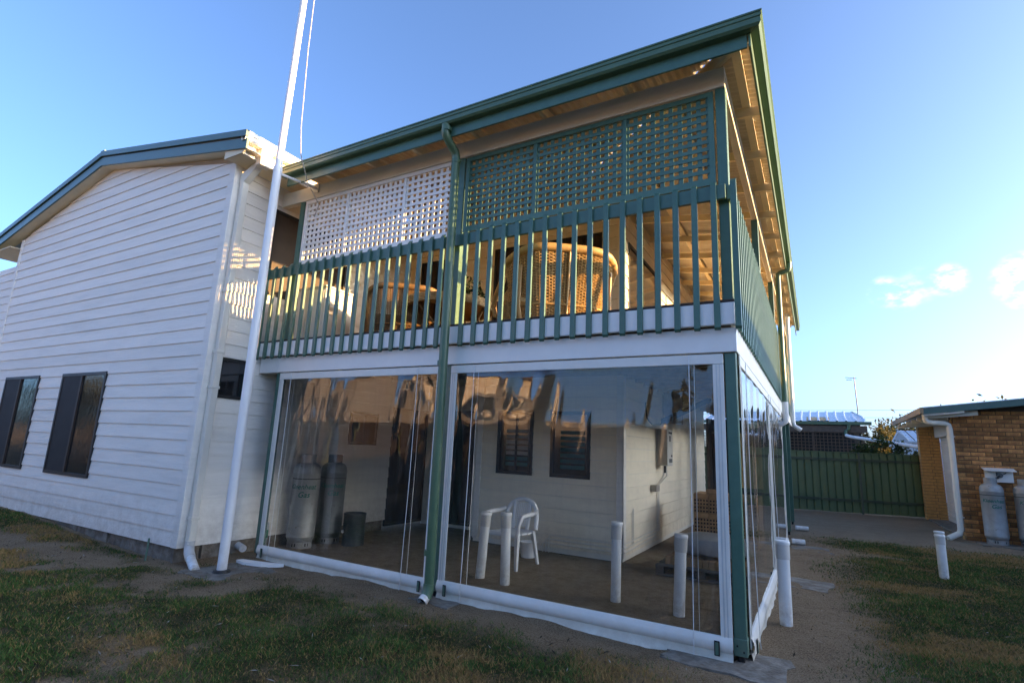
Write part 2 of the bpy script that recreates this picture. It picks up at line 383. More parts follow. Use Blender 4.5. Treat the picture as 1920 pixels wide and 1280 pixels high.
me = np_mesh('ground', V, Fq, attrs={'grass': grass_mask(GX, GY), 'dry': dry_mask(GX, GY), 'cover': ((GX > -6) & (GX < 0) & (GY > .0) & (GY < 12)).astype(float), 'gravel': sstep(7.6, 8.8, GY+1.2*(fbm(GX, GY, 77, .9, 3)-.5))*(GX > -.2)}, smooth=True)
m = bpy.data.materials.new('sandy_ground'); m.use_nodes = True; n = m.node_tree; P = n.nodes['Principled BSDF']
def N(t, **k):
    q = n.nodes.new(t)
    for a, b in k.items(): setattr(q, a, b)
    return q
t = N('ShaderNodeTexCoord')
def noise(sc_, det=6, ro=.65):
    q = N('ShaderNodeTexNoise'); q.inputs['Scale'].default_value = sc_; q.inputs['Detail'].default_value = det; q.inputs['Roughness'].default_value = ro
    n.links.new(t.outputs['Object'], q.inputs['Vector']); return q.outputs['Fac']
def ramp(src, pts):
    q = N('ShaderNodeValToRGB'); e = q.color_ramp.elements
    while len(e) < len(pts): e.new(.5)
    for el, (p, c) in zip(e, pts): el.position = p; el.color = (*c, 1)
    n.links.new(src, q.inputs[0]); return q.outputs[0]
def mixc(f, a, b):
    q = N('ShaderNodeMix', data_type='RGBA'); n.links.new(f, q.inputs['Factor']); n.links.new(a, q.inputs['A']); n.links.new(b, q.inputs['B']); return q.outputs['Result']
sand = ramp(noise(2.2, 9, .72), [(.3, (.19,.118,.064)), (.5, (.35,.245,.143)), (.72, (.50,.37,.23))])
fine = ramp(noise(90, 3), [(.38, (.05,.032,.018)), (.5, (.34,.24,.145)), (.7, (.56,.43,.28))])
def fixmix(f, a, b):
    q = N('ShaderNodeMix', data_type='RGBA'); q.inputs['Factor'].default_value = f; n.links.new(a, q.inputs['A']); n.links.new(b, q.inputs['B']); return q.outputs['Result']
base = fixmix(.55, sand, fine)
thatch = ramp(noise(40, 5), [(.35, (.03,.028,.012)), (.55, (.085,.07,.03)), (.75, (.19,.135,.065))])
dryc = ramp(noise(55, 5), [(.3, (.10,.06,.025)), (.6, (.24,.155,.065)), (.8, (.34,.24,.12))])
grav = fixmix(.5, ramp(noise(60, 5, .85), [(.36, (.09,.06,.036)), (.5, (.36,.27,.175)), (.68, (.58,.47,.34))]), ramp(noise(1.7, 6, .7), [(.3, (.26,.19,.12)), (.7, (.44,.34,.23))]))
def attr(nm):
    q = N('ShaderNodeAttribute'); q.attribute_name = nm; return q.outputs['Fac']
g1 = mixc(attr('dry'), thatch, dryc); lit_dry_sand = ramp(noise(6, 8, .75), [(.3, (.26,.19,.12)), (.5, (.42,.33,.23)), (.72, (.54,.45,.33))]); c = mixc(attr('cover'), mixc(attr('grass'), base, g1), fixmix(.35, lit_dry_sand, fine)); c = mixc(attr('gravel'), c, grav)  # dry sand under the deck, painted paler to offset the dim light there
n.links.new(c, P.inputs['Base Color']); P.inputs['Roughness'].default_value = .95; P.inputs['Specular IOR Level'].default_value = .15
b = N('ShaderNodeBump'); b.inputs['Strength'].default_value = 1.; b.inputs['Distance'].default_value = .04
am = N('ShaderNodeMath', operation='ADD'); n.links.new(noise(14, 8, .7), am.inputs[0]); n.links.new(noise(120, 3), am.inputs[1])
n.links.new(am.outputs[0], b.inputs['Height']); n.links.new(b.outputs[0], P.inputs['Normal'])
me.materials.append(m); g = bpy.data.objects.new('ground', me); col.objects.link(g); g['kind'] = 'structure'
def gzf(x, y): return float(gz(np.array([x]), np.array([y]))[0])

# grass blades (short, patchy)
NB = 2200000
bx_ = rng.uniform(-14, 7, NB); by_ = rng.uniform(-4.25, 9.0, NB)
dist = np.hypot(bx_-CAM.x, by_-CAM.y)
acc_p = np.clip(grass_mask(bx_, by_), 0, 1)*np.clip(4.6/np.maximum(dist, 1), .0, 1)**.8
rel = np.array([bx_-CAM.x, by_-CAM.y]); az = np.arctan2(rel[0], rel[1]); vis = np.abs(az-YAW) < R(50)
keep = (rng.random(NB) < acc_p) & vis
# stray tufts on the sand
bx_, by_, dist = bx_[keep], by_[keep], dist[keep]; nb = len(bx_)
clump = fbm(bx_, by_, 91, 3.2, 3)
h = rng.uniform(.010, .034, nb)*(.35+1.4*clump); wd = .0016+.0005*dist
a = rng.uniform(0, 2*math.pi, nb); ln = rng.uniform(.2, 1.3, nb)*h; la = rng.uniform(0, 2*math.pi, nb)
z0 = gz(bx_, by_)-.003
v0 = np.stack([bx_-np.cos(a)*wd, by_-np.sin(a)*wd, z0], -1); v1 = np.stack([bx_+np.cos(a)*wd, by_+np.sin(a)*wd, z0], -1)
v2 = np.stack([bx_+np.cos(la)*ln, by_+np.sin(la)*ln, z0+h], -1)
V = np.stack([v0, v1, v2], 1).reshape(-1, 3); Fg = np.arange(nb*3, dtype=np.int32).reshape(-1, 3)
dr = dry_mask(bx_, by_); rv = rng.random(nb)
gcol = np.stack([.035+.045*rv, .070+.065*rv, .014+.014*rv], -1)*(.35+1.4*clump[:,None])
dcol = np.stack([.26+.14*rv, .17+.08*rv, .06+.03*rv], -1)
isd = (rng.random(nb) < (.20+.65*dr))[:,None]
cc = np.where(isd, dcol, gcol); cc = np.repeat(cc, 3, 0)
me = np_mesh('lawn', V, Fg, colattr=cc); me.materials.append(MATS['grassblade'])
lw = bpy.data.objects.new('lawn_grass', me); col.objects.link(lw); tag(lw, 'short patchy green and dry lawn grass growing out of sand', 'grass', kind='stuff')

nl = 9000; lx = rng.uniform(-12, 6.5, nl); ly = rng.uniform(-4.2, 8.8, nl)
kp = (((ly < -.35) | (lx > .25)) & ~((lx < -5.9) & (ly > -.85))); lx, ly = lx[kp], ly[kp]; nl = len(lx)
la_ = rng.uniform(0, math.pi, nl); ll = rng.uniform(.012, .045, nl); lw2 = rng.uniform(.0025, .008, nl); lz = gz(lx, ly)+.006+rng.uniform(0, .008, nl)
dx_, dy_ = np.cos(la_), np.sin(la_); tl_ = rng.uniform(-.012, .012, nl)
V = np.stack([np.stack([lx-dx_*ll, ly-dy_*ll, lz-tl_], -1), np.stack([lx+dy_*lw2, ly-dx_*lw2, lz], -1), np.stack([lx+dx_*ll, ly+dy_*ll, lz+tl_], -1), np.stack([lx-dy_*lw2, ly+dx_*lw2, lz+.002], -1)], 1).reshape(-1, 3)
lr_ = rng.random(nl)[:, None]; lc = np.where(lr_ < .12, np.array([[.42,.38,.32]]), np.where(lr_ < .6, np.array([[.05,.038,.025]]), np.array([[.24,.16,.075]])))*rng.uniform(.5, 1.15, (nl, 1))
me = np_mesh('litter', V, np.arange(nl*4).reshape(-1, 4), colattr=np.repeat(lc, 4, 0)); me.materials.append(MATS['grassblade'])
lt = bpy.data.objects.new('leaf_litter', me); col.objects.link(lt); tag(lt, 'dry straw and leaf litter scattered over sand and lawn', 'litter', kind='stuff')
# gravel-to-concrete patches
def slab(name, pts, z0, z1, seed, m='concrete'):
    rr = random.Random(seed); poly = []
    for k, p in enumerate(pts):
        q = pts[(k+1) % len(pts)]
        for j in range(5):
            tt = j/5; poly.append((p[0]+(q[0]-p[0])*tt+rr.uniform(-.03,.03), p[1]+(q[1]-p[1])*tt+rr.uniform(-.03,.03)))
    o = MB().prism(poly, 2, z0, z1).build(name, m); o['kind'] = 'structure'; return o
slab('concrete_pad', [(-.5,-.24),(.30,-.28),(.36,.30),(.05,.28),(-.05,-.02),(-.5,-.04)], -.06, .006, 1)
slab('concrete_pad', [(-5.62,-.98),(-4.95,-1.02),(-4.6,-.35),(-5.5,-.2)], -.06, .006, 2)
slab('concrete_pad', [(-2.95,-.22),(-2.5,-.25),(-2.45,-.03),(-2.95,-.03)], -.06, .006, 3)
slab('concrete_pad', [(.13,3.0),(.62,2.9),(.7,3.5),(.13,3.6)], -.06, .006, 4)
slab('concrete_pad', [(.13,6.0),(.75,5.9),(.7,6.6),(.13,6.7)], -.06, .006, 5)
slab('concrete_pad', [(3.3,9.35),(6.5,9.35),(6.5,10.0),(3.3,10.0)], -.06, .02, 6)

# ------------------------------------------------------------------ the house
house = thing('house', 'two-storey cream weatherboard house with green trimmed verandah and gabled wing', 'house')
BP = .178
def clip(poly, n, d):                                     # keep n.p <= d
    out = []
    for k in range(len(poly)):
        p, q = poly[k], poly[(k+1) % len(poly)]; a = n[0]*p[0]+n[1]*p[1]-d; b = n[0]*q[0]+n[1]*q[1]-d
        if a <= 0: out.append(p)
        if a*b < 0: t = a/(a-b); out.append((p[0]+(q[0]-p[0])*t, p[1]+(q[1]-p[1])*t))
    return out
def clad(parent, axis, plane, u0, u1, z0, z1, tops=(), holes=(), pitch=BP, tb=.021, tt=.006, m='board', sgn=None, lap=.012):
    sgn = sgn if sgn else (-1 if axis == 'y' else 1)
    k = 0
    while z0+k*pitch < z1-1e-6:
        a = z0+k*pitch; b = min(a+pitch+lap, z1); k += 1
        rects = [(u0, u1, a, b)]
        for (h0, h1, hz0, hz1) in holes:
            nr = []
            for (p, q, c, d) in rects:
                if h1 <= p or h0 >= q or hz1 <= c or hz0 >= d: nr.append((p,q,c,d)); continue
                if p < h0: nr.append((p,h0,c,d))
                if q > h1: nr.append((h1,q,c,d))
                if hz0-c > .012: nr.append((max(p,h0),min(q,h1),c,hz0))
                if d-hz1 > .012: nr.append((max(p,h0),min(q,h1),hz1,d))
            rects = nr
        for (p, q, c, d) in rects:
            poly = [(p,c),(q,c),(q,d),(p,d)]
            for (nn, dd) in tops:
                poly = clip(poly, nn, dd)
                if len(poly) < 3: break
            if len(poly) < 3: continue
            if max(x[1] for x in poly)-min(x[1] for x in poly) < .014: continue
            def P3(pt, dep):
                return (pt[0], plane+sgn*dep, pt[1]) if axis == 'y' else (plane+sgn*dep, pt[0], pt[1])
            nv = len(poly); fr = [P3(x, tb+(tt-tb)*(x[1]-a)/(pitch+lap)) for x in poly]; bk = [P3(x, .0) for x in poly]
            flip = (axis == 'y')
            f1 = tuple(range(nv)); f2 = tuple(range(2*nv-1, nv-1, -1)); sd = [((i+1)%nv, i, nv+i, nv+(i+1)%nv) for i in range(nv)]
            mb = MB(); mb.add(fr+bk, [f1, f2]+sd)
            mb.build('weatherboard', m, parent)
# --- gabled wing front
GY = -.765
gp = [(-12.86,.16),(-6.04,.16),(-6.04,5.10),(-9.575,5.84),(-12.86,5.075)]
gwall = MB().prism([(p[0], p[1]) for p in gp], 1, GY, GY+.12).build('gable_wall', 'cream', house)
def half(p, q):                                           # line p->q, keep below
    dx, dz = q[0]-p[0], q[1]-p[1]; nn = (-dz, dx) if dx > 0 else (dz, -dx); return (nn, nn[0]*p[0]+nn[1]*p[1])
WIN = [(-9.85,-8.44,.80,2.33), (-12.09,-10.70,.80,2.33)]
clad(gwall, 'y', GY, -12.78, -6.13, .16, 5.84, tops=[half((-9.575,5.84),(-6.04,5.10)), half((-12.86,5.075),(-9.575,5.84))], holes=WIN)
MB().bbox(-6.13,-6.02,GY-.026,GY,.155,5.11).build('corner_board', 'board', house)
MB().bbox(-6.03,-6.0,GY-.026,GY+.075,.155,5.10).build('corner_board', 'board', house)
MB().bbox(-12.87,-12.78,GY-.026,GY+.4,.155,5.08).build('corner_board', 'board', house)
for (a, b, c, d) in WIN:
    wmb = MB(); e = .045; y0, y1 = GY-.035, GY-.0
    for q in ((a,b,d-e,d),(a,b,c,c+e),(a,a+e,c+e,d-e),(b-e,b,c+e,d-e)): wmb.box(q[0],q[1],y0,y1,q[2],q[3])
    wi = wmb.build('window', 'dark', house)
    mid = (a+b)/2-.02
    MB().box(mid-.025,mid+.025,y0-.008,y0+.02,c+e,d-e).build('mullion', 'darkbrown', wi)
    MB().box(a+e,mid-.025,y0+.008,y0+.016,c+e,d-e).build('fly_screen', 'black', wi)
    MB().box(mid+.025,b-e,y0+.014,y0+.024,c+e,d-e).build('pane', 'glass_wavy', wi)
# footing
fb = MB(); k = 0; xx = -12.8
while xx < -6.1:
    x2 = min(xx+random.uniform(.25,.6), -6.03); fb.box(xx,x2,GY+.01+random.uniform(-.015,.02),GY+.3,-.15,.158); xx = x2
fb.build('footing', 'concrete', house)
MB().box(-6.3,-6.035,GY+.31,2.7,-.15,.16).build('footing', 'concrete', house)
# recessed wall to the left
lw_ = MB().box(-16.5,-12.80,-.33,-.2,-.1,4.9).build('set_back_wall', 'cream', house)
clad(lw_, 'y', -.33, -16.4, -12.80, .14, 4.9, m='board')
# wing roof: barges, soffit, sheets
BT = [(-5.54,5.35),(-9.575,6.07),(-14.2,5.08)]
for (p, q) in ((BT[0],BT[1]),(BT[1],BT[2])):
    nm = 'barge_board'
    MB().prism([(p[0],p[1]-.105),(q[0],q[1]-.105),(q[0],q[1]-.25),(p[0],p[1]-.25)],1,-.97,-.945).build(nm,'ridge_teal',house)
    MB().prism([(p[0],p[1]),(q[0],q[1]),(q[0],q[1]-.088),(p[0],p[1]-.088)],1,-.995,-.95).build('barge_capping','ridge_teal',house)
    MB().prism([(p[0],p[1]-.23),(q[0],q[1]-.23),(q[0],q[1]-.245),(p[0],p[1]-.245)],1,-.943,-.755).build('gable_soffit','soffit',house)
    MB().prism([(p[0],p[1]-.01),(q[0],q[1]-.01),(q[0],q[1]-.04),(p[0],p[1]-.04)],1,-.945,9.).build('wing_roof_sheet','galv',house)
MB().box(-14.1,-12.88,-.94,-.21,4.90,4.915).build('eave_soffit','soffit',house)
MB().box(-9.64,-9.51,-.99,9,6.03,6.085).build('ridge_cap','ridge_teal',house)
# right eave: gutter, boxed soffit
def gutter_prof(x, z, s=1, h=.125, wd=.10):               # outer top at (x,z), s=+1 outward is +
    return [(x,z),(x,z-.014),(x-s*.008,z-.02),(x-s*.006,z-.05),(x-s*.014,z-.056),(x-s*.012,z-h+.02),(x-s*.03,z-h),(x-s*wd,z-h),(x-s*wd,z-.01),(x-s*(wd-.006),z-.01),(x-s*(wd-.006),z-h+.008),(x-s*.034,z-h+.008),(x-s*.02,z-h+.025),(x-s*.02,z-.02),(x-s*.012,z)]
MB().prism(gutter_prof(-5.54,5.35),1,-.985,5.).build('gutter','cream',house)
MB().box(-5.675,-5.645,-.94,5,5.07,5.30).build('fascia','cream',house)
MB().box(-6.0,-5.675,-.94,5,5.07,5.085).build('eave_soffit','soffit',house)
MB().prism([(-6.03,5.07),(-5.64,5.07),(-5.56,5.12),(-5.56,5.22),(-6.03,5.26)],1,-.944,-.93).build('eave_end_cap','soffit',house)
# side wall of the wing
swall = MB().box(-6.15,-6.03,GY+.01,2.9,.16,5.07).build('wing_side_wall','cream',house)
SW = [(-.60,-.17,1.95,2.47), (-.12,1.3,3.45,4.72), (2.74,3.74,.05,2.1), (1.72,2.36,1.42,1.95)]
clad(swall, 'x', -6.03, GY+.075, 3.74, .16, 5.07, holes=SW)
def dark_window(h0, h1, z0, z1, par, axis, plane, m='glass_dark', e=.04, proud=.03, name='window'):
    w1 = MB()
    def bx(u0,u1,a,b,d0,d1,mb):
        if axis == 'x': mb.box(plane+d0,plane+d1,u0,u1,a,b)
        else: mb.box(u0,u1,plane-d1,plane-d0,a,b)
    for q in ((h0,h1,z1-e,z1),(h0,h1,z0,z0+e),(h0,h0+e,z0+e,z1-e),(h1-e,h1,z0+e,z1-e)): bx(*q,-.02,proud,w1)
    o = w1.build(name,'dark',par); p = MB(); bx(h0+e,h1-e,z0+e,z1-e,.0,.008,p); p.build('pane',m,o); return o
dark_window(*SW[0],house,'x',-6.03,'glass_dark'); dark_window(*SW[1],house,'x',-6.03,'darkbrown'); dark_window(*SW[3],house,'x',-6.03)
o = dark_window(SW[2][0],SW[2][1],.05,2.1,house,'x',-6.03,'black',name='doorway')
# wing downpipe
dpm = MB(); dpm.bbox(-5.985,-5.905,-.715,-.625,.2,4.93,.008)
dpo = dpm.build('downpipe','cream',house)
MB().add([(-5.985,-.715,4.87),(-5.905,-.715,4.83),(-5.66,-.70,5.03),(-5.66,-.70,5.11),(-5.985,-.625,4.87),(-5.905,-.625,4.83),(-5.66,-.61,5.03),(-5.66,-.61,5.11),(-5.985,-.715,4.95),(-5.985,-.625,4.95)],
 [(0,1,2,3,8),(4,9,7,6,5),(1,5,6,2),(3,2,6,7),(8,3,7,9),(0,4,5,1),(0,8,9,4)]).build('offset','cream',dpo)
MB().bbox(-5.66,-5.55,-.74,-.57,5.0,5.235,.006).build('rainhead','cream',dpo)
for z in (.48,2.05,2.5,3.3): MB().bbox(-6.0,-5.897,-.724,-.616,z,z+.035,.003).build('bracket','cream',dpo)
MB().tube([(-5.945,-.67,.24),(-5.945,-.67,.17),(-5.90,-.69,.12),(-5.78,-.735,.075)],.056,16).build('elbow','pvc_collar',dpo,True)
MB().tube([(-5.80,-.728,.08),(-5.50,-.83,-.01)],.05,16).build('spout','pvc',dpo,True)

# --- verandah structure
def part(name, m, *boxes, b=.004, parent=house):
    mb = MB()
    for q in boxes: mb.bbox(*q, b)
    return mb.build(name, m, parent)
L = 11.6
p = part('verandah_post','teal',(-.022,.066,.0,.088,.05,2.336)); part('post_stirrup','black',(.0,.045,.02,.07,-.04,.05),parent=p); part('base_plate','teal',(-.027,.071,-.006,.094,.05,.17),parent=p)
for bx1, bz1 in ((.0,.12),(.045,.085)): MB().tube([(bx1,-.006,bz1),(bx1,-.013,bz1)],.007,6).build('bolt','dark',p)
for x in (-5.665,-2.865):
    p = part('verandah_post','teal',(x,x+.085,.0,.085,.05,2.336)); part('post_stirrup','black',(x+.02,x+.065,.02,.065,-.04,.05),parent=p)
for y in (3.12,6.2,8.05,10.0):
    p = part('verandah_post','teal',(-.02,.066,y,y+.085,.05,2.336)); part('post_stirrup','black',(.0,.045,y+.02,y+.065,-.04,.05),parent=p)
part('bearer','white',(-6.0,-5.602,-.03,.06,2.336,2.54)); part('bearer','white',(-5.60,-2.80,-.03,.06,2.336,2.54)); part('bearer','white',(-2.795,.082,-.03,.06,2.336,2.54))
part('joint_cover','white',(-2.82,-2.775,-.028,-.031,2.337,2.538)); part('joint_cover','white',(-5.612,-5.59,-.036,-.031,2.337,2.538))
part('bearer','cream',(.0,.082,.062,3.15,2.336,2.54)); part('bearer','cream',(.0,.082,3.155,L,2.336,2.54))
part('deck_fascia','white',(-6.0,-2.80,-.083,-.04,2.555,2.742)); part('deck_fascia','white',(-2.797,.083,-.083,-.04,2.555,2.742))
part('deck_fascia','cream',(.04,.083,-.038,L,2.555,2.742))
part('deck_edge','deck_edge',(-6.0,.085,-.085,0.02,2.744,2.766)); part('deck_edge','deck_edge',(.02,.085,.022,L,2.744,2.766))
part('deck_floor','floor_under',(-6.02,.018,.022,2.88,2.70,2.762),b=.002); part('deck_floor','floor_under',(-1.81,.018,2.882,L,2.70,2.762),b=.002)
y = .35
while y < L:
    x0 = -6.0 if y < 2.8 else -1.8
    part('joist','joist',(x0,-.002,y,y+.045,2.56,2.698),b=.002); y += .45
# upper posts and beams
part('upper_post','teal',(-.022,.066,.0,.088,2.768,4.788))
for x in (-5.625,-2.865): part('upper_post','teal',(x,x+.085,.0,.085,2.768,4.788))
for y in (3.12,6.2,9.1,11.4): part('upper_post','teal',(-.02,.066,y,y+.085,2.768,4.788))
part('top_beam','cream',(-6.025,.066,-.012,.07,4.79,4.99)); part('top_beam','cream',(-.012,.066,.072,L,4.79,4.99))
# fascias and gutters
FX, FY = .30, -.325
part('fascia','teal',(-5.50,.29,FY-.022,FY,4.85,5.03)); part('fascia','gutter',(FX,FX+.022,FY-.022,L+.1,4.85,5.03))
def mitred(prof, corner, end, front):                    # gutter along one side with a mitred corner
    vs = []; n_ = len(prof)
    for (o, z) in prof:
        if front: vs.append((o, -o, z))                  # corner end; o is distance outward
    return vs
gpf = gutter_prof(.095, 5.10)
def gut(front):
    a, b = [], []
    for (o, z) in gpf:
        if front: a.append((FX+.02+o, FY-.02-o, z)); b.append((-5.55, FY-.02-o, z))
        else: a.append((FX+.0225+o, FY-.0205-o, z)); b.append((FX+.0225+o, L+.1, z))
    n_ = len(gpf); sd = [(i,(i+1)%n_,n_+(i+1)%n_,n_+i) for i in range(n_)]
    if not front: sd = [s[::-1] for s in sd]
    mb = MB(); mb.add(a+b, sd+[tuple(range(n_)), tuple(range(2*n_-1,n_-1,-1))]); return mb
gut(True).build('gutter','gutter',house); gut(False).build('gutter','gutter',house)
# rafters and purlins
SL = .13
def rz_(d): return 4.99+SL*d                              # underside at distance d inside the beam line
def raf(x0,x1,y0,y1,za,zb,ax,name='rafter',h=.10,m='soffit'):
    if ax == 0: return MB().prism([(x0,za),(x1,zb),(x1,zb+h),(x0,za+h)],1,y0,y1).build(name,m,house)
    return MB().prism([(y0,za),(y1,zb),(y1,zb+h),(y0,za+h)],0,x0,x1).build(name,m,house)
y = .86
while y < L:
    xin = -1.8 if y > 2.9 else -min(1.8, y)
    raf(FX-.002, xin, y-.022, y+.022, rz_(-.27), rz_(-xin), 0); y += .9
for x in (-4.94,-4.2,-3.45,-2.6,-1.74,-.83): raf(x-.022,x+.022,FY+.002,min(2.85,-x+.3),rz_(-.32),rz_(min(2.85,-x+.3)),1)
MB().add([(FX-.03,FY+.01,rz_(-.3)),(FX-.0,FY+.04,rz_(-.3)),(-1.75,1.79,rz_(1.78)),(-1.79,1.75,rz_(1.78)),(FX-.03,FY+.01,rz_(-.3)+.1),(FX-.0,FY+.04,rz_(-.3)+.1),(-1.75,1.79,rz_(1.78)+.1),(-1.79,1.75,rz_(1.78)+.1)],
  [(0,1,2,3),(4,7,6,5),(0,4,5,1),(1,5,6,2),(2,6,7,3),(3,7,4,0)]).build('hip_rafter','soffit',house)
for d in (-.17,.5,1.2):                                   # purlins on the rafters
    z = rz_(d)+.102
    MB().prism([(-d-.04,z+.006),(-d+.04,z-.006),(-d+.04,z+.032),(-d-.04,z+.042)],1,d if d > 0 else -.22,L).build('purlin','soffit',house)
    MB().prism([(d-.04,z-.006),(d+.04,z+.006),(d+.04,z+.042),(d-.04,z+.032)],0,-5.5,-d).build('purlin','soffit',house)
def corr(front):
    pitch = .076; per = 6; step = pitch/per
    ln = np.arange(-.38, L+.05, step) if not front else np.arange(-5.55, .36, step)
    if front: ln = np.arange(-5.55, .34, step)
    cols = np.array([-.34,.2,.8,1.6,2.4,3.4]) if front else np.array([-.30,.2,.8,1.4,2.4])
    vs, fs = [], []
    for a in ln:
        w_ = .009*math.sin(2*math.pi*a/pitch)
        lim = (-a if front else a)                        # hip line
        for c in cols:
            d = min(c, max(lim, -.345)) if True else c
            z = rz_(d)+.155+w_
            vs.append((a, d, z) if front else (-d, a, z))
    nc = len(cols)
    for i in range(len(ln)-1):
        for j in range(nc-1):
            q = (i*nc+j, i*nc+j+1, (i+1)*nc+j+1, (i+1)*nc+j); fs.append(q)
    mb = MB(); mb.add(vs, fs); return mb
corr(True).build('roof_sheet','corrug',house,True); corr(False).build('roof_sheet','corrug',house,True)
# main roof behind
MB().add([(-6.0,2.4,5.52),(-1.4,2.4,5.52),(-1.4,11.6,5.52),(-6.0,11.6,5.52),(-3.7,5.,5.9),(-3.7,9.,5.9)],[(0,1,4),(1,2,5,4),(2,3,5),(3,0,4,5),(3,2,1,0)]).build('main_roof','galv',house)

# balustrade
bal = part('balustrade_rail','teal',(-6.02,.046,-.083,-.048,3.665,3.80))
bal['label'] = 'green front handrail board with square balusters bolted across it'
def baluster_mesh():
    mb = MB(); w2 = .024
    mb.add([(-w2,-.028,0),(w2,-.028,0),(w2,0,.0),(-w2,0,.0),(-w2,-.028,1.262),(w2,-.028,1.262),(w2,0,1.298),(-w2,0,1.298)],[(0,3,2,1),(4,5,6,7),(0,1,5,4),(1,2,6,5),(2,3,7,6),(3,0,4,7)])
    mb.add([(-w2,-.028,0),(w2,-.028,0),(w2,-.01,-.022),(-w2,-.01,-.022)],[(0,1,2,3)]); mb.add([(-w2,-.01,-.022),(w2,-.01,-.022),(w2,0,0),(-w2,0,0)],[(0,1,2,3)])
    for z in (.06,.145,1.16,1.235): mb.tube([(0,-.0282,z),(0,-.0295,z)],.005,6)
    return mb
b0 = None; k = 0; x = .11
while x > -6.05:
    if abs(x+2.79) > .05:
        if b0 is None: b0 = baluster_mesh().build('baluster','teal',bal); b0.location = (x,-.0835,2.532)
        else: inst(b0, bal, (x,-.0835,2.532+random.uniform(-.003,.003)))
    x -= .161
bals = part('balustrade_rail','teal',(.048,.083,-.045,L,3.665,3.80)); y = -.02
while y < L:
    q = inst(b0, bals, (.0835,y,2.532), R(90)); y += .161

# lattice screens
def lattice(x0, x1, z0, z1, stiles, m, label):
    fr = .048; yb = .012
    la = MB(); 
    for q in ((x0,x1,z1-fr,z1),(x0,x1,z0,z0+fr*1.4),(x0,x0+fr,z0+fr*1.4,z1-fr),(x1-fr,x1,z0+fr*1.4,z1-fr)): la.box(q[0],q[1],-.004,.035,q[2],q[3])
    o = la.build('lattice_screen', m, house); o['label'] = label
    xs_ = [x0+fr]+list(stiles)+[x1-fr]
    for s in stiles: part('stile', m, (s-.02,s+.02,-.003,.034,z0+fr*1.4+.001,z1-fr-.001), parent=o)
    for a, b in zip(xs_[:-1], xs_[1:]):
        a_, b_ = a+(.02 if a in stiles else 0), b-(.02 if b in stiles else 0)
        zc = z0+fr*1.4+.03; 
        nz = int(round((z1-z0-fr*2.4)/.073)); dz = (z1-z0-fr*2.4)/nz
        for r in range(1, nz): 
            z = z0+fr*1.4+r*dz; MB().box(a_+.001,b_-.001,.006,.0135,z-.0185,z+.0185).build('slat',m,o)
        nx = int(round((b_-a_)/.083)); dx = (b_-a_)/nx
        for r in range(0, nx+1):
            xx = a_+r*dx; l, rr = max(a_+.001,xx-.0205), min(b_-.001,xx+.0205)
            MB().box(l,rr,.0145,.022,z0+fr*1.4+.001,z1-fr-.001).build('slat',m,o)
lattice(-5.505,-2.905,3.83,4.782,[-4.675,-3.677],'white','white timber lattice privacy screen above handrail')
lattice(-2.755,-.04,3.85,4.772,[-1.855,-.868],'teal','green timber lattice privacy screen above handrail')
# green downpipe at the front
gd = MB().tube([(-2.79,-.39,4.98),(-2.79,-.39,4.90),(-2.79,-.38,4.86),(-2.785,-.30,4.80),(-2.78,-.21,4.75),(-2.78,-.185,4.70),(-2.78,-.182,4.6),(-2.765,-.182,2.6),(-2.75,-.182,.14)],.048,18).build('downpipe','gutter',house,True)
for z in (4.90,4.62,4.05,2.30,.42): MB().tube([(-2.775,-.182 if z<4.8 else -.388,z),(-2.775,-.182 if z<4.8 else -.388,z+.05)],.052,18).build('collar','gutter',gd,True)
MB().tube([(-2.75,-.182,.16),(-2.75,-.19,.10),(-2.75,-.225,.04)],.054,18).build('elbow','gutter',gd,True)
MB().tube([(-2.75,-.215,.055),(-2.75,-.28,.015)],[.05,.05],18,False).build('spout','pvc',gd,True)
MB().tube([(-2.75,-.245,.037),(-2.75,-.25,.034)],.044,18).build('pipe_mouth','black',gd)
# side downpipe
sd_ = MB().tube([(.365,5.75,4.99),(.365,5.75,4.90),(.35,5.75,4.84),(.22,5.75,4.80),(.18,5.75,4.77),(.175,5.75,4.70),(.175,5.75,2.42)],.046,14).build('downpipe','gutter',house,True)
MB().tube([(.175,5.75,2.46),(.175,5.75,2.2),(.16,5.75,2.12),(.10,5.75,2.08),(-.4,5.75,2.05)],.05,14).build('elbow','pvc',sd_,True)
s2_ = MB().tube([(.175,9.4,4.9),(.175,9.4,2.35),(.19,9.4,2.25),(.33,9.4,2.15)],.05,12).build('downpipe','pvc',house,True)

# --- ground-floor room
fw = MB().box(-4.28,-1.84,2.92,3.05,.0,2.65).build('lower_front_wall','cream',house)
LW = [(-3.895,-3.25,1.075,2.06),(-2.945,-2.30,1.075,2.06)]
clad(fw,'y',2.92,-4.19,-1.90,.075,2.65,holes=LW,pitch=.184,tb=.022,tt=.012,lap=-.009,m='inner_board')
MB().bbox(-1.90,-1.80,2.895,2.92,.05,2.65).build('corner_board','board',house); MB().bbox(-1.815,-1.79,2.895,3.0,.05,2.65).build('corner_board','board',house)
MB().bbox(-4.29,-4.19,2.895,2.92,.05,2.65).build('corner_board','board',house)
sw2 = MB().box(-1.95,-1.82,2.95,9.4,.0,2.65).build('lower_side_wall','cream',house)
clad(sw2,'x',-1.82,3.0,9.4,.075,2.65,pitch=.184,tb=.022,tt=.012,lap=-.009,m='inner_board')
for (a,b,c,d) in LW:
    wo_ = dark_window(a,b,c,d,house,'y',2.92,'glass_dark',e=.05,proud=.035)
    for k in range(7): MB().box(a+.16,b-.09,2.9105,2.9115,c+.13+k*.085,c+.13+k*.085+.055).build('blind_slat','curtain' if (k < 2 or a > -3.2) else 'heater_end',wo_)
MB().bbox(-3.55-.02,-3.55+.02,2.895,2.909,1.12,2.0).build('mullion','dark',house)
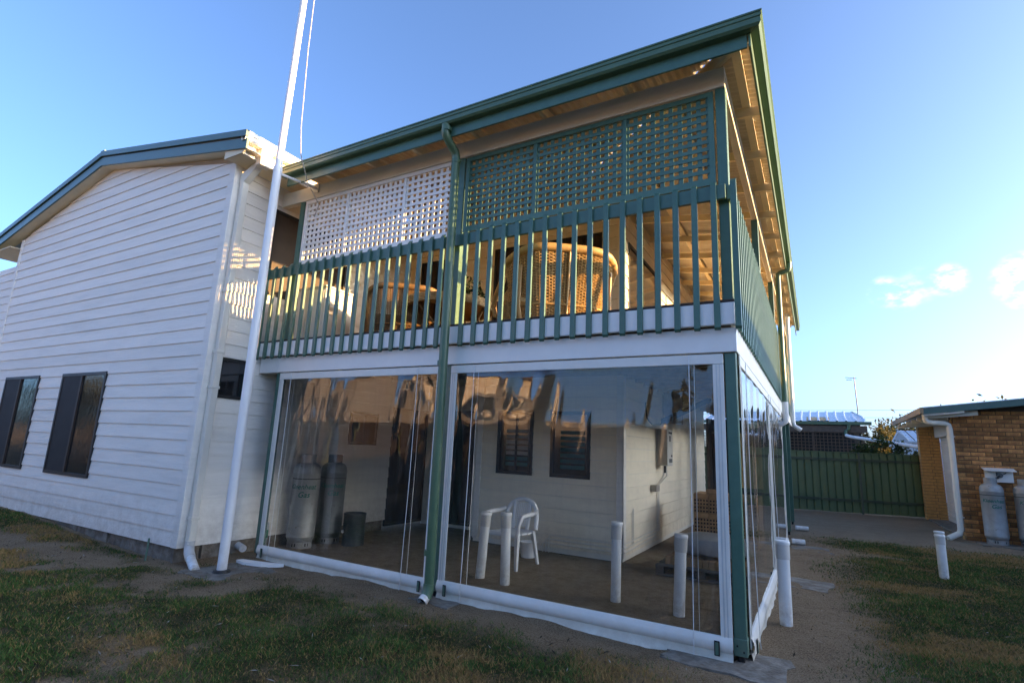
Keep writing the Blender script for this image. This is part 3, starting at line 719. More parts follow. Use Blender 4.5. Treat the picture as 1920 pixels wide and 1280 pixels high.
bw = MB().box(-6.03,-4.28,3.76,3.9,.0,2.65).build('lower_back_wall','cream',house)
clad(bw,'y',3.76,-6.02,-5.37,.075,2.65,pitch=.184,tb=.022,tt=.012,lap=-.009,m='inner_board')
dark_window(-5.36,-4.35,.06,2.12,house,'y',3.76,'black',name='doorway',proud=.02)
MB().box(-4.35,-4.28,2.94,3.76,.0,2.65).build('return_wall','cream',house)
MB().box(-6.03,-1.85,2.95,9.4,2.60,2.69).build('ceiling','soffit',house)
MB().box(-4.33,-1.9,2.935,3.0,-.1,.06).build('footing','concrete',house); MB().box(-1.9,-1.835,2.95,9.4,-.1,.06).build('footing','concrete',house)
# --- upper room
uw = MB().box(-6.03,-1.84,2.92,3.05,2.76,5.55).build('upper_front_wall','soffit',house)
UD = [(-4.12,-2.15,2.76,4.88),(-5.75,-5.0,2.76,4.85)]
clad(uw,'y',2.92,-6.02,-1.9,2.77,5.5,holes=UD,pitch=.2,tb=.022,tt=.012,lap=-.009,m='soffit')
for (a,b,c,d) in UD:
    do = dark_window(a,b,c,d,house,'y',2.92,'darkbrown',name='sliding_door',proud=.03)
    MB().box((a+b)/2-.04,(a+b)/2+.04,2.885,2.905,c+.05,d-.05).build('stile','dark',do)
    MB().box(b-.36,b-.31,2.885,2.905,c+.05,d-.05).build('stile','dark',do)
us = MB().box(-1.95,-1.82,2.95,11.5,2.76,5.5).build('upper_side_wall','soffit',house)
clad(us,'x',-1.82,3.0,11.4,2.77,5.2,holes=[(3.15,4.9,2.77,4.75),(7.6,9.2,3.6,4.7)],pitch=.2,tb=.022,tt=.012,lap=-.009,m='soffit')
dark_window(3.15,4.9,2.77,4.75,house,'x',-1.82,'glass_dark',name='sliding_door'); dark_window(7.6,9.2,3.6,4.7,house,'x',-1.82)
MB().bbox(-1.90,-1.80,2.895,2.92,2.76,5.2).build('corner_board','soffit',house)

# ------------------------------------------------------------------ clear blinds
def blind(label, axis, u0, u1, zt, zb, plane, seed, strings, deep):
    g = thing('clear_blind', label, 'blind', ((u0+u1)/2 if axis=='y' else plane, plane if axis=='y' else (u0+u1)/2, 0), 0, 'clear plastic blinds round the lower verandah')
    og = g.location
    def T(u, d, z): return (u, plane-d, z) if axis == 'y' else (plane+d, u, z)
    def B(a, b, d0, d1, c, d, nm, m, par=g, bev=.004):
        p, q = T(a,d0,c), T(b,d1,d); mb = MB(); mb.bbox(min(p[0],q[0]),max(p[0],q[0]),min(p[1],q[1]),max(p[1],q[1]),c,d,bev); return mb.build(nm,m,par,org=og)
    bw_ = .085
    r_ = np.random.default_rng(seed)
    # film with folds hanging from the header
    nu, nz_ = 240, 110
    U = np.linspace(u0+bw_, u1-bw_, nu); Z = np.linspace(zb+.05, zt-.055, nz_)
    UU, ZZ = np.meshgrid(U, Z); tz = (ZZ-Z[0])/(Z[-1]-Z[0])
    D = .010*(fbm(UU, ZZ, seed, .8, 2)-.5)+.010*(fbm(UU*1.0, ZZ*.5, seed+3, 1.1, 2)-.5)*sstep(.5, .95, tz)
    D += .004*np.exp(-((tz-.74)/.05)**2)*(.4+fbm(UU, ZZ*.2, seed+5, 1.3, 2))
    for k in range(deep):                                  # spear-shaped creases hanging from the header
        uc = r_.uniform(u0+.3, u1-.3); sl_ = r_.uniform(.02, .22)*(1 if seed % 2 else -1); ln_ = r_.uniform(.18, .62); t0 = r_.uniform(.78, 1.0)
        cen = uc-sl_*(1-tz)*(zt-zb)+.012*np.sin(tz*14+k); q = np.clip((t0-tz)/ln_, 0, 1); prof_ = np.sin(math.pi*np.clip(q, 0, 1))**.8*((tz < t0) & (tz > t0-ln_))
        wd_ = r_.uniform(.018, .032)
        D += r_.uniform(.003, .010)*prof_*np.exp(-((UU-cen)/wd_)**2)*r_.choice([-1, 1, 1])
    for k in range(deep//3):                               # broad slack folds
        uc = r_.uniform(u0+.5, u1-.2); cen = uc-.22*(1-tz)*(zt-zb)
        D += r_.uniform(.012, .024)*np.exp(-((UU-cen)/.075)**2)*sstep(.66, .92, tz)
    for (ue, sg) in ((u0+bw_, 1), (u1-bw_, -1)):           # puckers near the side tapes
        e = (UU-ue)*sg
        D += .006*np.exp(-(e/.13)**2)*np.sin(ZZ*9+seed)*np.clip(tz*1.3, 0, 1)
    edge = np.clip((UU-U[0])/.05, 0, 1)*np.clip((U[-1]-UU)/.05, 0, 1)*np.clip((1-tz)/.03, 0, 1)*np.clip(tz/.05, 0, 1)
    D = D*edge
    if axis == 'y': Vb = np.stack([UU-og.x, plane-D-og.y, ZZ-og.z], -1)
    else: Vb = np.stack([plane+D-og.x, UU-og.y, ZZ-og.z], -1)
    ii = (np.arange(nz_-1)[:,None]*nu+np.arange(nu-1)[None]).reshape(-1); Fb = np.stack([ii,ii+1,ii+nu+1,ii+nu],-1)
    me = np_mesh('clear_sheet', Vb.reshape(-1,3), Fb, smooth=True); me.materials.append(MATS['film'])
    o = bpy.data.objects.new('clear_sheet', me); col.objects.link(o); o.parent = g
    B(u0,u1,.0,.012,zt-.085,zt,'header','vinyl_white')
    for a, b in ((u0,u0+bw_),(u1-bw_,u1)):
        s_ = B(a,b,.001,.010,zb+.0,zt-.086,'side_tape','vinyl_white')
        B(a+.024,a+.034,.0105,.015,zb+.01,zt-.09,'track','flashing',s_,.001); B(a+.05,a+.058,.0105,.013,zb+.01,zt-.09,'track','flashing',s_,.001)
    # hem: padded roll and loose skirt on the ground
    def strip(prof, name, m, wob, sd):
        vs, fs = [], []; nn = 60; k_ = len(prof)
        for i in range(nn+1):
            u = u0+(u1-u0)*i/nn
            for j, (d, z) in enumerate(prof):
                q = wob*(float(fbm(np.array([u]), np.array([j*.37]), sd, 2.2, 3)[0])-.5)*(j/k_ if name == 'skirt' else .6)
                vs.append(T(u, d+q, z+(.35*q if name == 'skirt' else .2*q)))
        for i in range(nn):
            for j in range(k_-1): fs.append((i*k_+j,i*k_+j+1,(i+1)*k_+j+1,(i+1)*k_+j))
        mb = MB(); mb.add(vs, fs); return mb.build(name, m, g, True, org=og)
    strip([(.0,zb+.085),(.016,zb+.08),(.028,zb+.05),(.034,zb+.02),(.026,zb-.01),(.008,zb-.03),(-.004,zb-.035)],'hem_roll','vinyl_white',.015,seed+1)
    strip([(.010,zb-.022),(.012,zb-.045),(.02,zb-.075),(.04,zb-.10),(.07,zb-.118)],'skirt','vinyl',.06,seed+2)
    for s in strings:
        MB().tube([T(s,.022,zt-.01),T(s,.022,1.2),T(s-.004,.045,zb-.02)],.0035,6).build('cord','pvc',g,org=og)
        MB().tube([T(s+.035,-.014,zt-.03),T(s+.033,-.014,1.2),T(s+.03,-.012,zb+.02)],.0035,6).build('cord','pvc',g,org=og)
        MB().tube([T(s-.004,.045,zb-.02),T(s-.004,.05,zb-.07)],.004,6).build('cord','pvc_collar',g,org=og)
    for s in (u0+.11,u1-.11):
        bk = B(s-.02,s+.02,.036,.043,zb-.05,zb+.055,'buckle','rubber'); B(s-.012,s+.012,.0435,.049,zb-.04,zb+.045,'strap','teal',bk,.002)
blind('clear plastic blind on the verandah front in front of the standing gas cylinders','y',-5.575,-2.875,2.325,.075,-.008,11,[-5.33,-3.22],13)
blind('clear plastic blind on the verandah front with the plastic chair behind it','y',-2.775,-.028,2.325,.085,-.008,29,[-2.47,-.30],9)
blind('clear plastic blind on the verandah side next to the corner post','x',.10,3.11,2.325,.08,.075,37,[.4],9)
blind('clear plastic blind on the verandah side farther from the corner post','x',3.21,6.19,2.325,.08,.075,43,[3.4],8)

# ------------------------------------------------------------------ flagpole
fp = thing('flagpole','tall white flagpole braced to the verandah beam','flagpole',(-5.2,-.716,0))
def FP(mb,nm,m,sm=True): return mb.build(nm,m,fp,sm,org=(-5.2,-.716,0))
FP(MB().tube([(-5.2,-.716,-.1),(-5.2,-.716,2.5),(-5.198,-.716,4.86)],.052,18),'lower_pole','pole')
FP(MB().tube([(-5.198,-.716,4.84),(-5.17,-.712,6.4),(-5.14,-.705,9.0)],.044,18),'upper_pole','pole')
FP(MB().tube([(-5.198,-.716,4.80),(-5.198,-.716,4.87)],.056,18),'collar','pole')
FP(MB().tube([(-5.16,-.70,4.78),(-5.30,-.03,4.93)],.017,10),'brace','pole')
FP(MB().bbox(-5.36,-5.25,-.03,-.014,4.86,5.0),'brace_plate','cream',False)
FP(MB().tube([(-5.2,-.716,.0),(-5.2,-.716,.03),(-5.2,-.716,.034)],[.095,.085,.06],20),'base_ring','rubber')
FP(MB().tube([(-4.99,-.69,8.8),(-4.95,-.69,6.5),(-4.90,-.68,5.4),(-4.86,-.66,5.0),(-4.95,-.45,4.75),(-5.2,-.03,4.66),(-5.28,-.02,4.5)],.006,6),'halyard','rope')

# ------------------------------------------------------------------ gas cylinders
def cylinder(label, loc, rz, group, dark=False):
    g = thing('gas_cylinder', label, 'gas cylinder', loc, rz, group)
    r = .187
    MB().lathe([(r*.86,0),(r*.9,.0),(r*.9,.085),(r*.86,.085),(r*.86,.0)],n=28).build('foot_ring','cyl',g,True)
    for k in range(6):
        a = k*math.pi/3+.3
        MB().add([(r*.905*math.cos(a+d),r*.905*math.sin(a+d),z) for d in (-.16,.16) for z in (.03,.07)],[(0,2,3,1)]).build('foot_slot','black',g)
    prof = [(.02,.06),(.12,.065),(.165,.09),(r,.14),(r,.15),(r+.003,.155),(r,.16),(r,1.0),(r+.003,1.005),(r+.003,1.015),(r,1.02),(r,1.05),(.175,1.10),(.15,1.135),(.11,1.155),(.06,1.165),(.0,1.167)]
    MB().lathe(prof,n=36).build('body','cyl_grey' if dark else 'cyl',g,True)
    MB().lathe([(.10,1.14),(.105,1.14),(.105,1.27),(.098,1.275),(.092,1.27),(.092,1.16)],n=24).build('shroud','cyl_dark' if dark else 'cyl',g,True)
    MB().tube([(0,0,1.15),(0,0,1.22)],.022,10).build('valve','cyl_dark',g,True); MB().tube([(-.03,0,1.235),(.03,0,1.235)],.018,8).build('valve_handle','rubber',g,True)
    for body, sz, zz, off in (('Kleenheat',.095,.80,.0),('Gas',.105,.69,.03)):
        vs, fs = text_mesh(body, sz)
        out = []
        for x, y, z in vs:
            a = -math.pi/2+(x+off)/r; rr = r+.0015+z; out.append((rr*math.cos(a), rr*math.sin(a), zz+y))
        MB().add(out, fs).build('lettering','letter',g)
    vs, fs = MB().lathe([(r+.001,.93),(r+.001,.945)],n=36).v, MB().lathe([(r+.001,.93),(r+.001,.945)],n=36).f
    MB().add(vs, fs).build('chain_mark','cyl_dark',g)
    return g
cylinder('grey gas cylinder with green lettering against wing wall, next to the verandah edge post',(-5.82,.82,-.012),R(35),'tall gas cylinders')
cylinder('grey gas cylinder with dark collar standing between the other cylinder and the drum',(-5.82,1.32,-.012),R(42),'tall gas cylinders',True)
cylinder('scuffed grey gas cylinder under the regulator box at brick garage wall corner side',(3.63,9.78,.02),R(-5),'tall gas cylinders')
cylinder('scuffed grey gas cylinder at brick garage wall on the far side from the white downpipe',(4.14,9.74,.02),R(10),'tall gas cylinders')
dr_ = thing('metal_drum','short dark metal drum on sand next to the gas cylinders','drum',(-5.40,1.42,-.012))
MB().lathe([(.0,.0),(.155,.0),(.16,.01),(.158,.02),(.158,.15),(.163,.155),(.158,.16),(.158,.3),(.163,.305),(.158,.31),(.158,.43),(.164,.44),(.16,.452),(.15,.45),(.15,.1)],n=28).build('body','drum',dr_,True)
MB().tube([(-.06,-.152,.2),(-.062,-.168,.2)],.022,12).build('bung','pvc',dr_,True)

# ------------------------------------------------------------------ PVC risers
def riser(label, x, y, h, tx, ty, r=.055):
    g = thing('pvc_pipe', label, 'pipe', (x, y, -.01), 0, 'capped white pipes standing out of the ground')
    MB().tube([(0,0,-.08),(tx*.8,ty*.8,h*.82)],r,18).build('riser','pvc',g,True)
    MB().tube([(tx*.76,ty*.76,h*.78),(tx*.97,ty*.97,h*.965)],r*1.1,18).build('collar','pvc_collar',g,True)
    MB().tube([(tx*.96,ty*.96,h*.955),(tx*.975,ty*.975,h*.975),(tx*.99,ty*.99,h*.985),(tx,ty,h)],[r*1.16,r*1.2,r*1.2,r*1.1],18).build('cap','pvc',g,True)
riser('leaning capped white pipe in front of the plastic chair, next to the drum side', -2.925,1.01,.73,.045,.02)
riser('capped white pipe directly in front of plastic chair legs', -2.52,.905,.77,-.02,.0)
riser('capped white pipe in front of the inner wall corner', -1.293,1.06,.78,.012,.0,.052)
riser('capped white pipe in front of timber pallet', -.64,.968,.745,.04,0)
riser('capped white pipe outside the side blind near corner post', .264,1.27,.745,.0,.03)
riser('capped white pipe standing on lawn, front one of the pair', 2.013,4.99,.57,-.0,.02)
riser('capped white pipe on lawn, rear one of the pair', 2.10,5.62,.56,.0,.0)
for k, (y, x1, lab) in enumerate(((6.55,.33,'short white pipe lying out from verandah post onto sand, nearer the blinds'),(8.75,.36,'short white pipe lying out from verandah post onto sand, nearer the fence'))):
    MB().tube([(.12,y,.06),(x1,y+.05,.055)],.05,16).build('drain_pipe','pvc',smooth=True,org=(.1,y,0),label=lab,cat='pipe')
MB().tube([(-6.06,.03,.09),(-5.86,-.02,.075)],.045,16).build('drain_pipe','pvc',smooth=True,org=(-5.95,0,0),label='white drain stub poking out of the wing footing beside flagpole',cat='pipe')
tp = thing('garden_tap','thin garden tap with green hose fitting against wing footing','tap',(-5.95,.38,0))
MB().tube([(0,0,-.05),(0,0,.32),(.02,-.02,.345)],.011,8).build('riser','galv',tp,True); MB().tube([(.03,-.03,-.05),(.03,-.03,.28)],.009,8).build('riser','galv',tp,True); MB().tube([(.03,-.04,.16),(.03,-.04,.26)],.022,10).build('hose_fitting','tap_green',tp,True)
MB().tube([(-6.40,-.90,-.05),(-6.42,-.885,.24)],.012,8).build('stake','teal',org=(-6.4,-.9,0),label='dark green stake leaning at the gable wall footing',cat='stake')
mb = MB(); pts = [(-5.52,-.33),(-5.35,-.36),(-5.1,-.30),(-4.95,-.17),(-4.93,-.12),(-5.2,-.2),(-5.5,-.26)]
mb.prism(pts,2,.0,.035).build('foam_strip','plastic',org=(-5.2,-.25,0),label='torn white foam strip lying on sand by the flagpole',cat='debris')

# ------------------------------------------------------------------ plastic chair
def plastic_chair(loc, rz):
    g = thing('plastic_chair','white moulded plastic garden chair with cane-pattern back','chair',loc,rz)
    W2 = .27                                              # faces -y locally
    seat = MB()
    pr = [(-.235,.40),(-.21,.425),(-.1,.418),(.05,.41),(.17,.415),(.20,.43)]
    for i in range(len(pr)-1):
        (a,za),(b,zb) = pr[i],pr[i+1]; seat.add([(-.23,a,za),(.23,a,za),(.22,b,zb),(-.22,b,zb),(-.23,a,za-.02),(.23,a,za-.02),(.22,b,zb-.02),(-.22,b,zb-.02)],[(0,1,2,3),(7,6,5,4),(0,4,5,1),(2,6,7,3),(1,5,6,2),(3,7,4,0)])
    seat.build('seat','plastic',g)
    for sx in (-1,1):
        for nm, a, b, c in (('leg',(sx*.25,-.22,.41),(sx*.275,-.27,.0),.042),('leg',(sx*.225,.19,.42),(sx*.255,.29,.0),.038)):
            m_ = MB(); A, Bv = Vector(a), Vector(b)
            m_.add([A+Vector((dx,dy,0))*1 for dx,dy in ((-c,-.02),(c*.3,-.03),(c*.3,.03),(-c*.6,.03))]+[Bv+Vector((dx,dy,0))*.65 for dx,dy in ((-c,-.02),(c*.3,-.03),(c*.3,.03),(-c*.6,.03))],[(3,2,1,0),(4,5,6,7),(0,1,5,4),(1,2,6,5),(2,3,7,6),(3,0,4,7)])
            m_.build(nm,'plastic',g)
        MB().tube([(sx*.255,-.25,.40),(sx*.275,-.25,.55),(sx*.285,-.20,.635),(sx*.285,-.05,.65),(sx*.28,.12,.655),(sx*.255,.23,.68)],[.028,.024,.03,.03,.028,.024],10).build('armrest','plastic',g,True)
    arch = []
    for k in range(13):
        t = math.pi*k/12; arch.append((-.25*math.cos(t), .21+.09*math.sin(t)**.7, .44+.37*math.sin(t)**.55))
    MB().tube(arch,.030,10).build('back_frame','plastic',g,True)
    bp = MB()
    for k in range(9):
        u = -.11+.0275*k; bp.tube([(u,.215,.45),(u*1.05,.255,.62),(u*1.05,.285,.765)],.0065,6)
    for k in range(11):
        z = .475+.028*k; yy = .218+.07*(k/10); bp.tube([(-.115,yy,z),(.115,yy,z)],.0065,6)
    bp.build('back_weave','plastic',g)
    for sx in (-1,1): MB().tube([(sx*.115,.205,.43),(sx*.125,.25,.62),(sx*.125,.28,.78)],[.028,.022,.022],8).build('back_post','plastic',g,True)
    return g
plastic_chair((-2.98,1.83,-.012), R(-4))
MB().lathe([(.0,.0),(.10,.0),(.125,.2),(.13,.205),(.12,.2),(.1,.02)],c=(0,0,0),n=24).build('bucket','plastic',smooth=True,org=(0,0,0),label='small white bucket behind the plastic chair',cat='bucket').location = (-3.02,2.42,-.01)

# ------------------------------------------------------------------ heater, pipework, bracket under the deck
ht = thing('water_heater','cream wall-mounted gas water heater box on side wall','water heater',(-1.81,4.9,1.29))
def HT(mb,nm,m,**k): return mb.build(nm,m,ht,org=(-1.81,4.9,1.29),**k)
HT(MB().bbox(-1.80,-1.60,4.72,5.08,1.29,1.91,.01),'casing','heater')
HT(MB().box(-1.785,-1.612,4.7165,4.7195,1.305,1.895),'end_panel','heater_end')
HT(MB().box(-1.598,-1.594,4.78,5.02,1.83,1.865),'flue_grille','dark')
HT(MB().box(-1.598,-1.594,4.82,4.92,1.70,1.80),'logo_panel','cyl_dark')
HT(MB().box(-1.598,-1.594,4.80,5.02,1.345,1.41),'rating_label','cyl_dark')
HT(MB().box(-1.598,-1.5935,4.94,5.02,1.44,1.475),'badge','dark')
for k,(dx,dy) in enumerate(((-1.70,4.80),(-1.66,4.86),(-1.72,4.92))): HT(MB().tube([(dx,dy,1.29),(dx,dy,1.12),(-1.79,dy-.08,.95),(-1.79,dy-.08,.22)],.011,8),'pipe','cream',smooth=True)
HT(MB().tube([(-1.69,4.84,1.29),(-1.69,4.84,1.17)],.03,8),'valve','dark',smooth=True)
MB().bbox(-1.80,-1.70,4.33,4.55,.88,.98).build('power_socket','heater_end',org=(-1.8,4.44,.88),label='grey outdoor power socket below the water heater',cat='socket')
pk = MB()
for k in range(3):
    z = .13+.055*k; x0 = -3.02+.05*k*1.0
    pk = MB().tube([(x0,2.885,.0),(x0,2.885,z-.02),(x0+.02,2.885,z),(-1.83,2.885,z),(-1.785,2.92,z),(-1.785,4.6,z+.02)],.010,8)
    pk.build('water_pipe','cream',smooth=True,org=(-2.4,2.885,0),label=('lowest thin cream water pipe along the inner wall','middle one of three thin cream water pipes along inner wall','topmost of the three thin cream water pipes along inner wall')[k],cat='pipe',group='water pipes along the inner wall')
MB().tube([(-1.785,3.28,.18),(-1.785,3.28,.62),(-1.775,3.31,.68),(-1.785,3.34,.62),(-1.785,3.34,.18)],.010,8).build('water_pipe','cream',smooth=True,org=(-1.78,3.3,0),label='cream looped riser pipe on side wall near inner corner',cat='pipe')
br = thing('cable_bracket','black strut with dangling cable under the verandah deck','light',(-1.2,5.0,2.2))  # plain black strut with a cable, not a lamp
MB().add([(x+dx,y+dy,z+dz) for (x,y,z) in ((-1.45,3.83+.0,1.99),(-.95,5.0,2.43)) for (dx,dy,dz) in ((-.03,-.04,-.03),(.03,.04,-.03),(.03,.04,.03),(-.03,-.04,.03))],[(0,1,2,3),(7,6,5,4),(0,4,5,1),(1,5,6,2),(2,6,7,3),(3,7,4,0)]).build('strut','black',br,org=(-1.2,5.0,2.2))
MB().tube([(-1.78,4.0,2.3),(-1.76,4.0,2.05),(-1.66,3.95,1.93),(-1.52,3.9,1.94),(-1.45,3.84,1.99)],.008,6).build('cable','rubber',br,True,org=(-1.2,5.0,2.2))
MB().bbox(-1.80,-1.45,5.2,5.26,2.02,2.55).build('backing_board','joist',br,org=(-1.2,5.0,2.2))

# ------------------------------------------------------------------ pallets, bricks, bag, plywood
def pallet(label, x0, x1, y0, y1):
    g = thing('pallet', label, 'pallet', ((x0+x1)/2,(y0+y1)/2,-.01), 0, 'timber pallets under the verandah'); og = g.location
    for k in range(6):
        y = y0+(y1-y0-.1)*k/5; MB().bbox(x0,x1,y,y+.1,.105,.128).build('deck_board','pallet',g,org=og)
    for x in (x0,(x0+x1)/2-.05,x1-.1):
        MB().bbox(x,x+.1,y0+.01,y1-.01,.02,.104).build('bearer','pallet',g,org=og)
    for y in (y0,(y0+y1)/2-.05,y1-.1): MB().bbox(x0,x1,y,y+.1,-.004,.019).build('bottom_board','pallet',g,org=og)
    return g
pallet('weathered timber pallet with the cement bag on it',-1.26,-.16,2.52,3.6)
pallet('weathered timber pallet with the brick stack on it',-1.22,-.16,4.35,5.4)
# cored bricks
def brick_mesh(l, wd_, h_, holes):
    mb = MB().bbox(-l/2,l/2,-wd_/2,wd_/2,-h_/2,h_/2,.004)
    if holes:
        for i in range(5):
            for j in range(2): mb.tube([(-l/2+l*(i+.5)/5, -wd_/2-.0006, -h_/2+h_*(j+.5)/2),(-l/2+l*(i+.5)/5, -wd_/2-.0012, -h_/2+h_*(j+.5)/2)], .0145, 8)
    return mb
bs = thing('brick_stack','stack of cored tan bricks on pallet','bricks',(-.7,4.9,.13)); 
def two_mat(o, m2, first):
    o.data.materials.append(MATS[m2])
    for p_ in o.data.polygons[first:]: p_.material_index = 1
nf = len(MB().bbox(-.1,.1,-.1,.1,-.1,.1).f)
bh = brick_mesh(.225,.07,.106,True).build('brick','brick_stack',bs); two_mat(bh,'black',nf)
bpn = brick_mesh(.225,.106,.07,False).build('brick','brick_stack',bs)
first = {'h': True, 'p': True}; z = .0
for row, kind in enumerate('hphhphhp'):
    hh = .106 if kind == 'h' else .07
    for cx_ in range(4):
        for dpt in range(2):
            src = bh if kind == 'h' else bpn; yy = -.36+dpt*.075*(1 if kind == 'h' else 1.45)+random.uniform(-.006,.006)
            loc = (-.34+cx_*.232+random.uniform(-.004,.004), yy, z+hh/2)
            if first[kind]: src.location = loc; first[kind] = False
            else: inst(src, bs, loc)
    z += hh+.003
MB().bbox(-.5,.48,-.17,.42,.0,z-.01,.01).build('stack_core','brick_stack',bs)
MB().bbox(-.11,.11,-.05,.05,.0,.07).build('loose_brick','brick_stack',org=(0,0,0),label='single loose brick lying on top of the brick stack',cat='brick').location = (-.86,4.62,.13+z)
# cement bag
nu, nv = 28, 14; vs = []; fs = []
for i in range(nu+1):
    for j in range(nv):
        t = i/nu; a = 2*math.pi*j/nv; sx = (t-.5)*.98
        rr = math.sin(math.pi*min(max(t,.02),.98))**.32
        yy = .36*rr*math.copysign(abs(math.cos(a))**.7, math.cos(a)); zz = (.14*rr*math.copysign(abs(math.sin(a))**.6, math.sin(a)))
        w_ = .03*(float(fbm(np.array([sx*4]),np.array([a*2.]),5,1.,3)[0])-.5); vs.append((sx, yy+w_, max(zz+.14+w_, .0)))
for i in range(nu):
    for j in range(nv): fs.append((i*nv+j,(i+1)*nv+j,(i+1)*nv+(j+1)%nv,i*nv+(j+1)%nv))
mb = MB(); mb.add(vs, fs); o = mb.build('cement_bag','bag',smooth=True,label='grey plastic-wrapped cement bag slumped over bricks on pallet',cat='bag'); o.location = (-.62,3.02,.225); o.rotation_euler = (0,0,R(4))
bg_ = thing('brick_row','row of tan bricks on edge under the cement bag','bricks',(-.7,3.0,.119))
b1 = MB().bbox(-.035,.035,-.11,.11,.0,.104).build('brick','brick_stack',bg_); b1.location = (-.42,-.28,0)
for k in range(1,13): inst(b1,bg_,(-.42+k*.075,-.28+random.uniform(-.01,.01),0))
for k in range(12): inst(b1,bg_,(-.40+k*.075,.0,0))
MB().bbox(-.95,.0,7.0,7.02,.9,1.95).build('plywood_sheet','ply',org=(-.5,7,0),label='golden plywood sheet standing behind the brick stack',cat='plywood')
sh = thing('storage_shelf','dark shelf of stored odds and ends behind plywood','shelf',(-.6,8,0))
MB().box(-1.5,-.1,7.9,8.3,.5,.54).build('board','timber',sh,org=(-.6,8,0)); MB().box(-1.5,-.1,7.9,8.3,1.98,2.02).build('board','timber',sh,org=(-.6,8,0))
MB().box(-1.5,-.1,8.3,8.34,.0,2.3).build('back_panel','darkbrown',sh,org=(-.6,8,0))
for x in (-1.5,-.16): MB().box(x,x+.05,7.9,8.3,.0,2.3).build('upright','timber',sh,org=(-.6,8,0))

# ------------------------------------------------------------------ wicker furniture on the balcony
def weave(f, nu_, nv_, th, amp, step=2):
    """woven strands over a parametric sheet f(u,v)->Vector; rows along u, stakes along v"""
    mb = MB()
    def nrm(u, v):
        e = 1e-3; a = f(min(u+e,1),v)-f(max(u-e,0),v); b = f(u,min(v+e,1))-f(u,max(v-e,0)); c = a.cross(b); return c.normalized() if c.length > 1e-9 else Vector((0,-1,0))
    for r in range(nv_):
        v = (r+.5)/nv_; pts = []
        for k in range(nu_*2+1):
            u = k/(nu_*2); s = math.cos(math.pi*(k/2+r))
            pts.append(f(u,v)+nrm(u,v)*amp*s)
        mb.tube(pts, th, 4, False)
    for k in range(nu_+1):
        u = k/nu_; mb.tube([f(u,q/10) for q in range(11)], th*.9, 4, False)
    return mb
def armchair(loc, rz, label, m='wicker', scale=1.):
    g = thing('wicker_armchair', label, 'chair', loc, rz, 'wicker armchairs on the balcony')   # back towards -y
    W_, Hb = .66*scale, .95*scale
    def back(u, v):
        a = (u-.5)*2; x = W_*a*(.82+.18*v); z = .12+v*(Hb-.14)*(1-.12*abs(a)**4) ; y = -.42*scale+.42*scale*abs(a)**5-.12*v*scale
        return Vector((x,y,z))
    weave(back, 34, 46, .006, .006).build('back_weave', m, g, True)['kind'] = 'stuff'
    rim = [back(u,1.0)+Vector((0,0,.02)) for u in np.linspace(0,1,25)]
    arm = lambda s: [rim[0 if s<0 else -1]+Vector((0,.0,-.0)), Vector((s*W_*1.02,.18*scale,Hb*.72)), Vector((s*W_*1.08,.36*scale,Hb*.60)), Vector((s*W_*1.1,.44*scale,Hb*.48)), Vector((s*W_*1.06,.42*scale,Hb*.36)), Vector((s*W_*1.04,.34*scale,Hb*.33))]
    MB().tube(rim,.05*scale,12).build('rim','cane' if m=='wicker' else m,g,True)
    for s in (-1,1):
        MB().tube(arm(s),[.042*scale,.04,.038,.036,.03,.024],10).build('arm','cane' if m=='wicker' else m,g,True)
        def sidep(u, v, s=s):
            A = back(0 if s<0 else 1, v*.62); Bq = Vector((s*W_*1.02,.36*scale,.12+v*(Hb*.55-.12))); return A.lerp(Bq,u)
        weave(sidep, 14, 28, .006, .006).build('side_weave', m, g, True)['kind'] = 'stuff'
        MB().tube([(s*W_*.95,.38*scale,-.0),(s*W_*1.0,.38*scale,Hb*.55)],.022,8).build('leg','cane' if m=='wicker' else m,g,True)
        MB().tube([(s*W_*.72,-.30*scale,-.0),(s*W_*.8,-.34*scale,.3),(s*W_*.8,-.38*scale,Hb*.8)],.022,8).build('leg','cane' if m=='wicker' else m,g,True)
    for u in (.5,): MB().tube([back(u,q)+Vector((0,-.012,0)) for q in np.linspace(0,1,9)],.014,8).build('stay','cane' if m=='wicker' else m,g,True)
    MB().tube([back(u,.24)+Vector((0,-.01,0)) for u in np.linspace(0,1,21)],.012,6).build('braid','cane' if m=='wicker' else m,g,True)
    MB().bbox(-W_*.85,W_*.85,-.36*scale,.38*scale,.30,.42,.04).build('seat',m,g)
    return g
armchair((-2.02,1.02,2.762), R(38), 'large honey-coloured wicker armchair with its back to the green railing')
armchair((-4.35,.95,2.762), R(38), 'low dark wicker armchair beside the cream cabinet', 'wicker_dark', .82)
tb = thing('wicker_table','round wicker coffee table with bent cane legs','table',(-3.62,1.0,2.762))
MB().lathe([(.0,.60),(.55,.60),(.58,.585),(.595,.55),(.58,.50),(.55,.49)],n=36).build('table_top','cane',tb,True)
rowm = MB()
for k in range(6): rowm.tube([((.585+.012*(q%2))*math.cos(2*math.pi*q/72),(.585+.012*((q+k)%2))*math.sin(2*math.pi*q/72),.50+.018*k) for q in range(73)],.009,4,False)
rowm.build('edge_weave','wicker',tb,True)['kind'] = 'stuff'
for k in range(6):
    a = k*math.pi/3+.2; MB().tube([(.5*math.cos(a),.5*math.sin(a),.52),(.36*math.cos(a+.3),.36*math.sin(a+.3),.3),(.22*math.cos(a+.7),.22*math.sin(a+.7),.14),(.42*math.cos(a+.5),.42*math.sin(a+.5),.0)],.018,8).build('leg','wicker_dark',tb,True)
cb = thing('cabinet','cream painted cabinet with panelled sides at the wing end of the balcony','cabinet',(-5.62,.55,2.762))
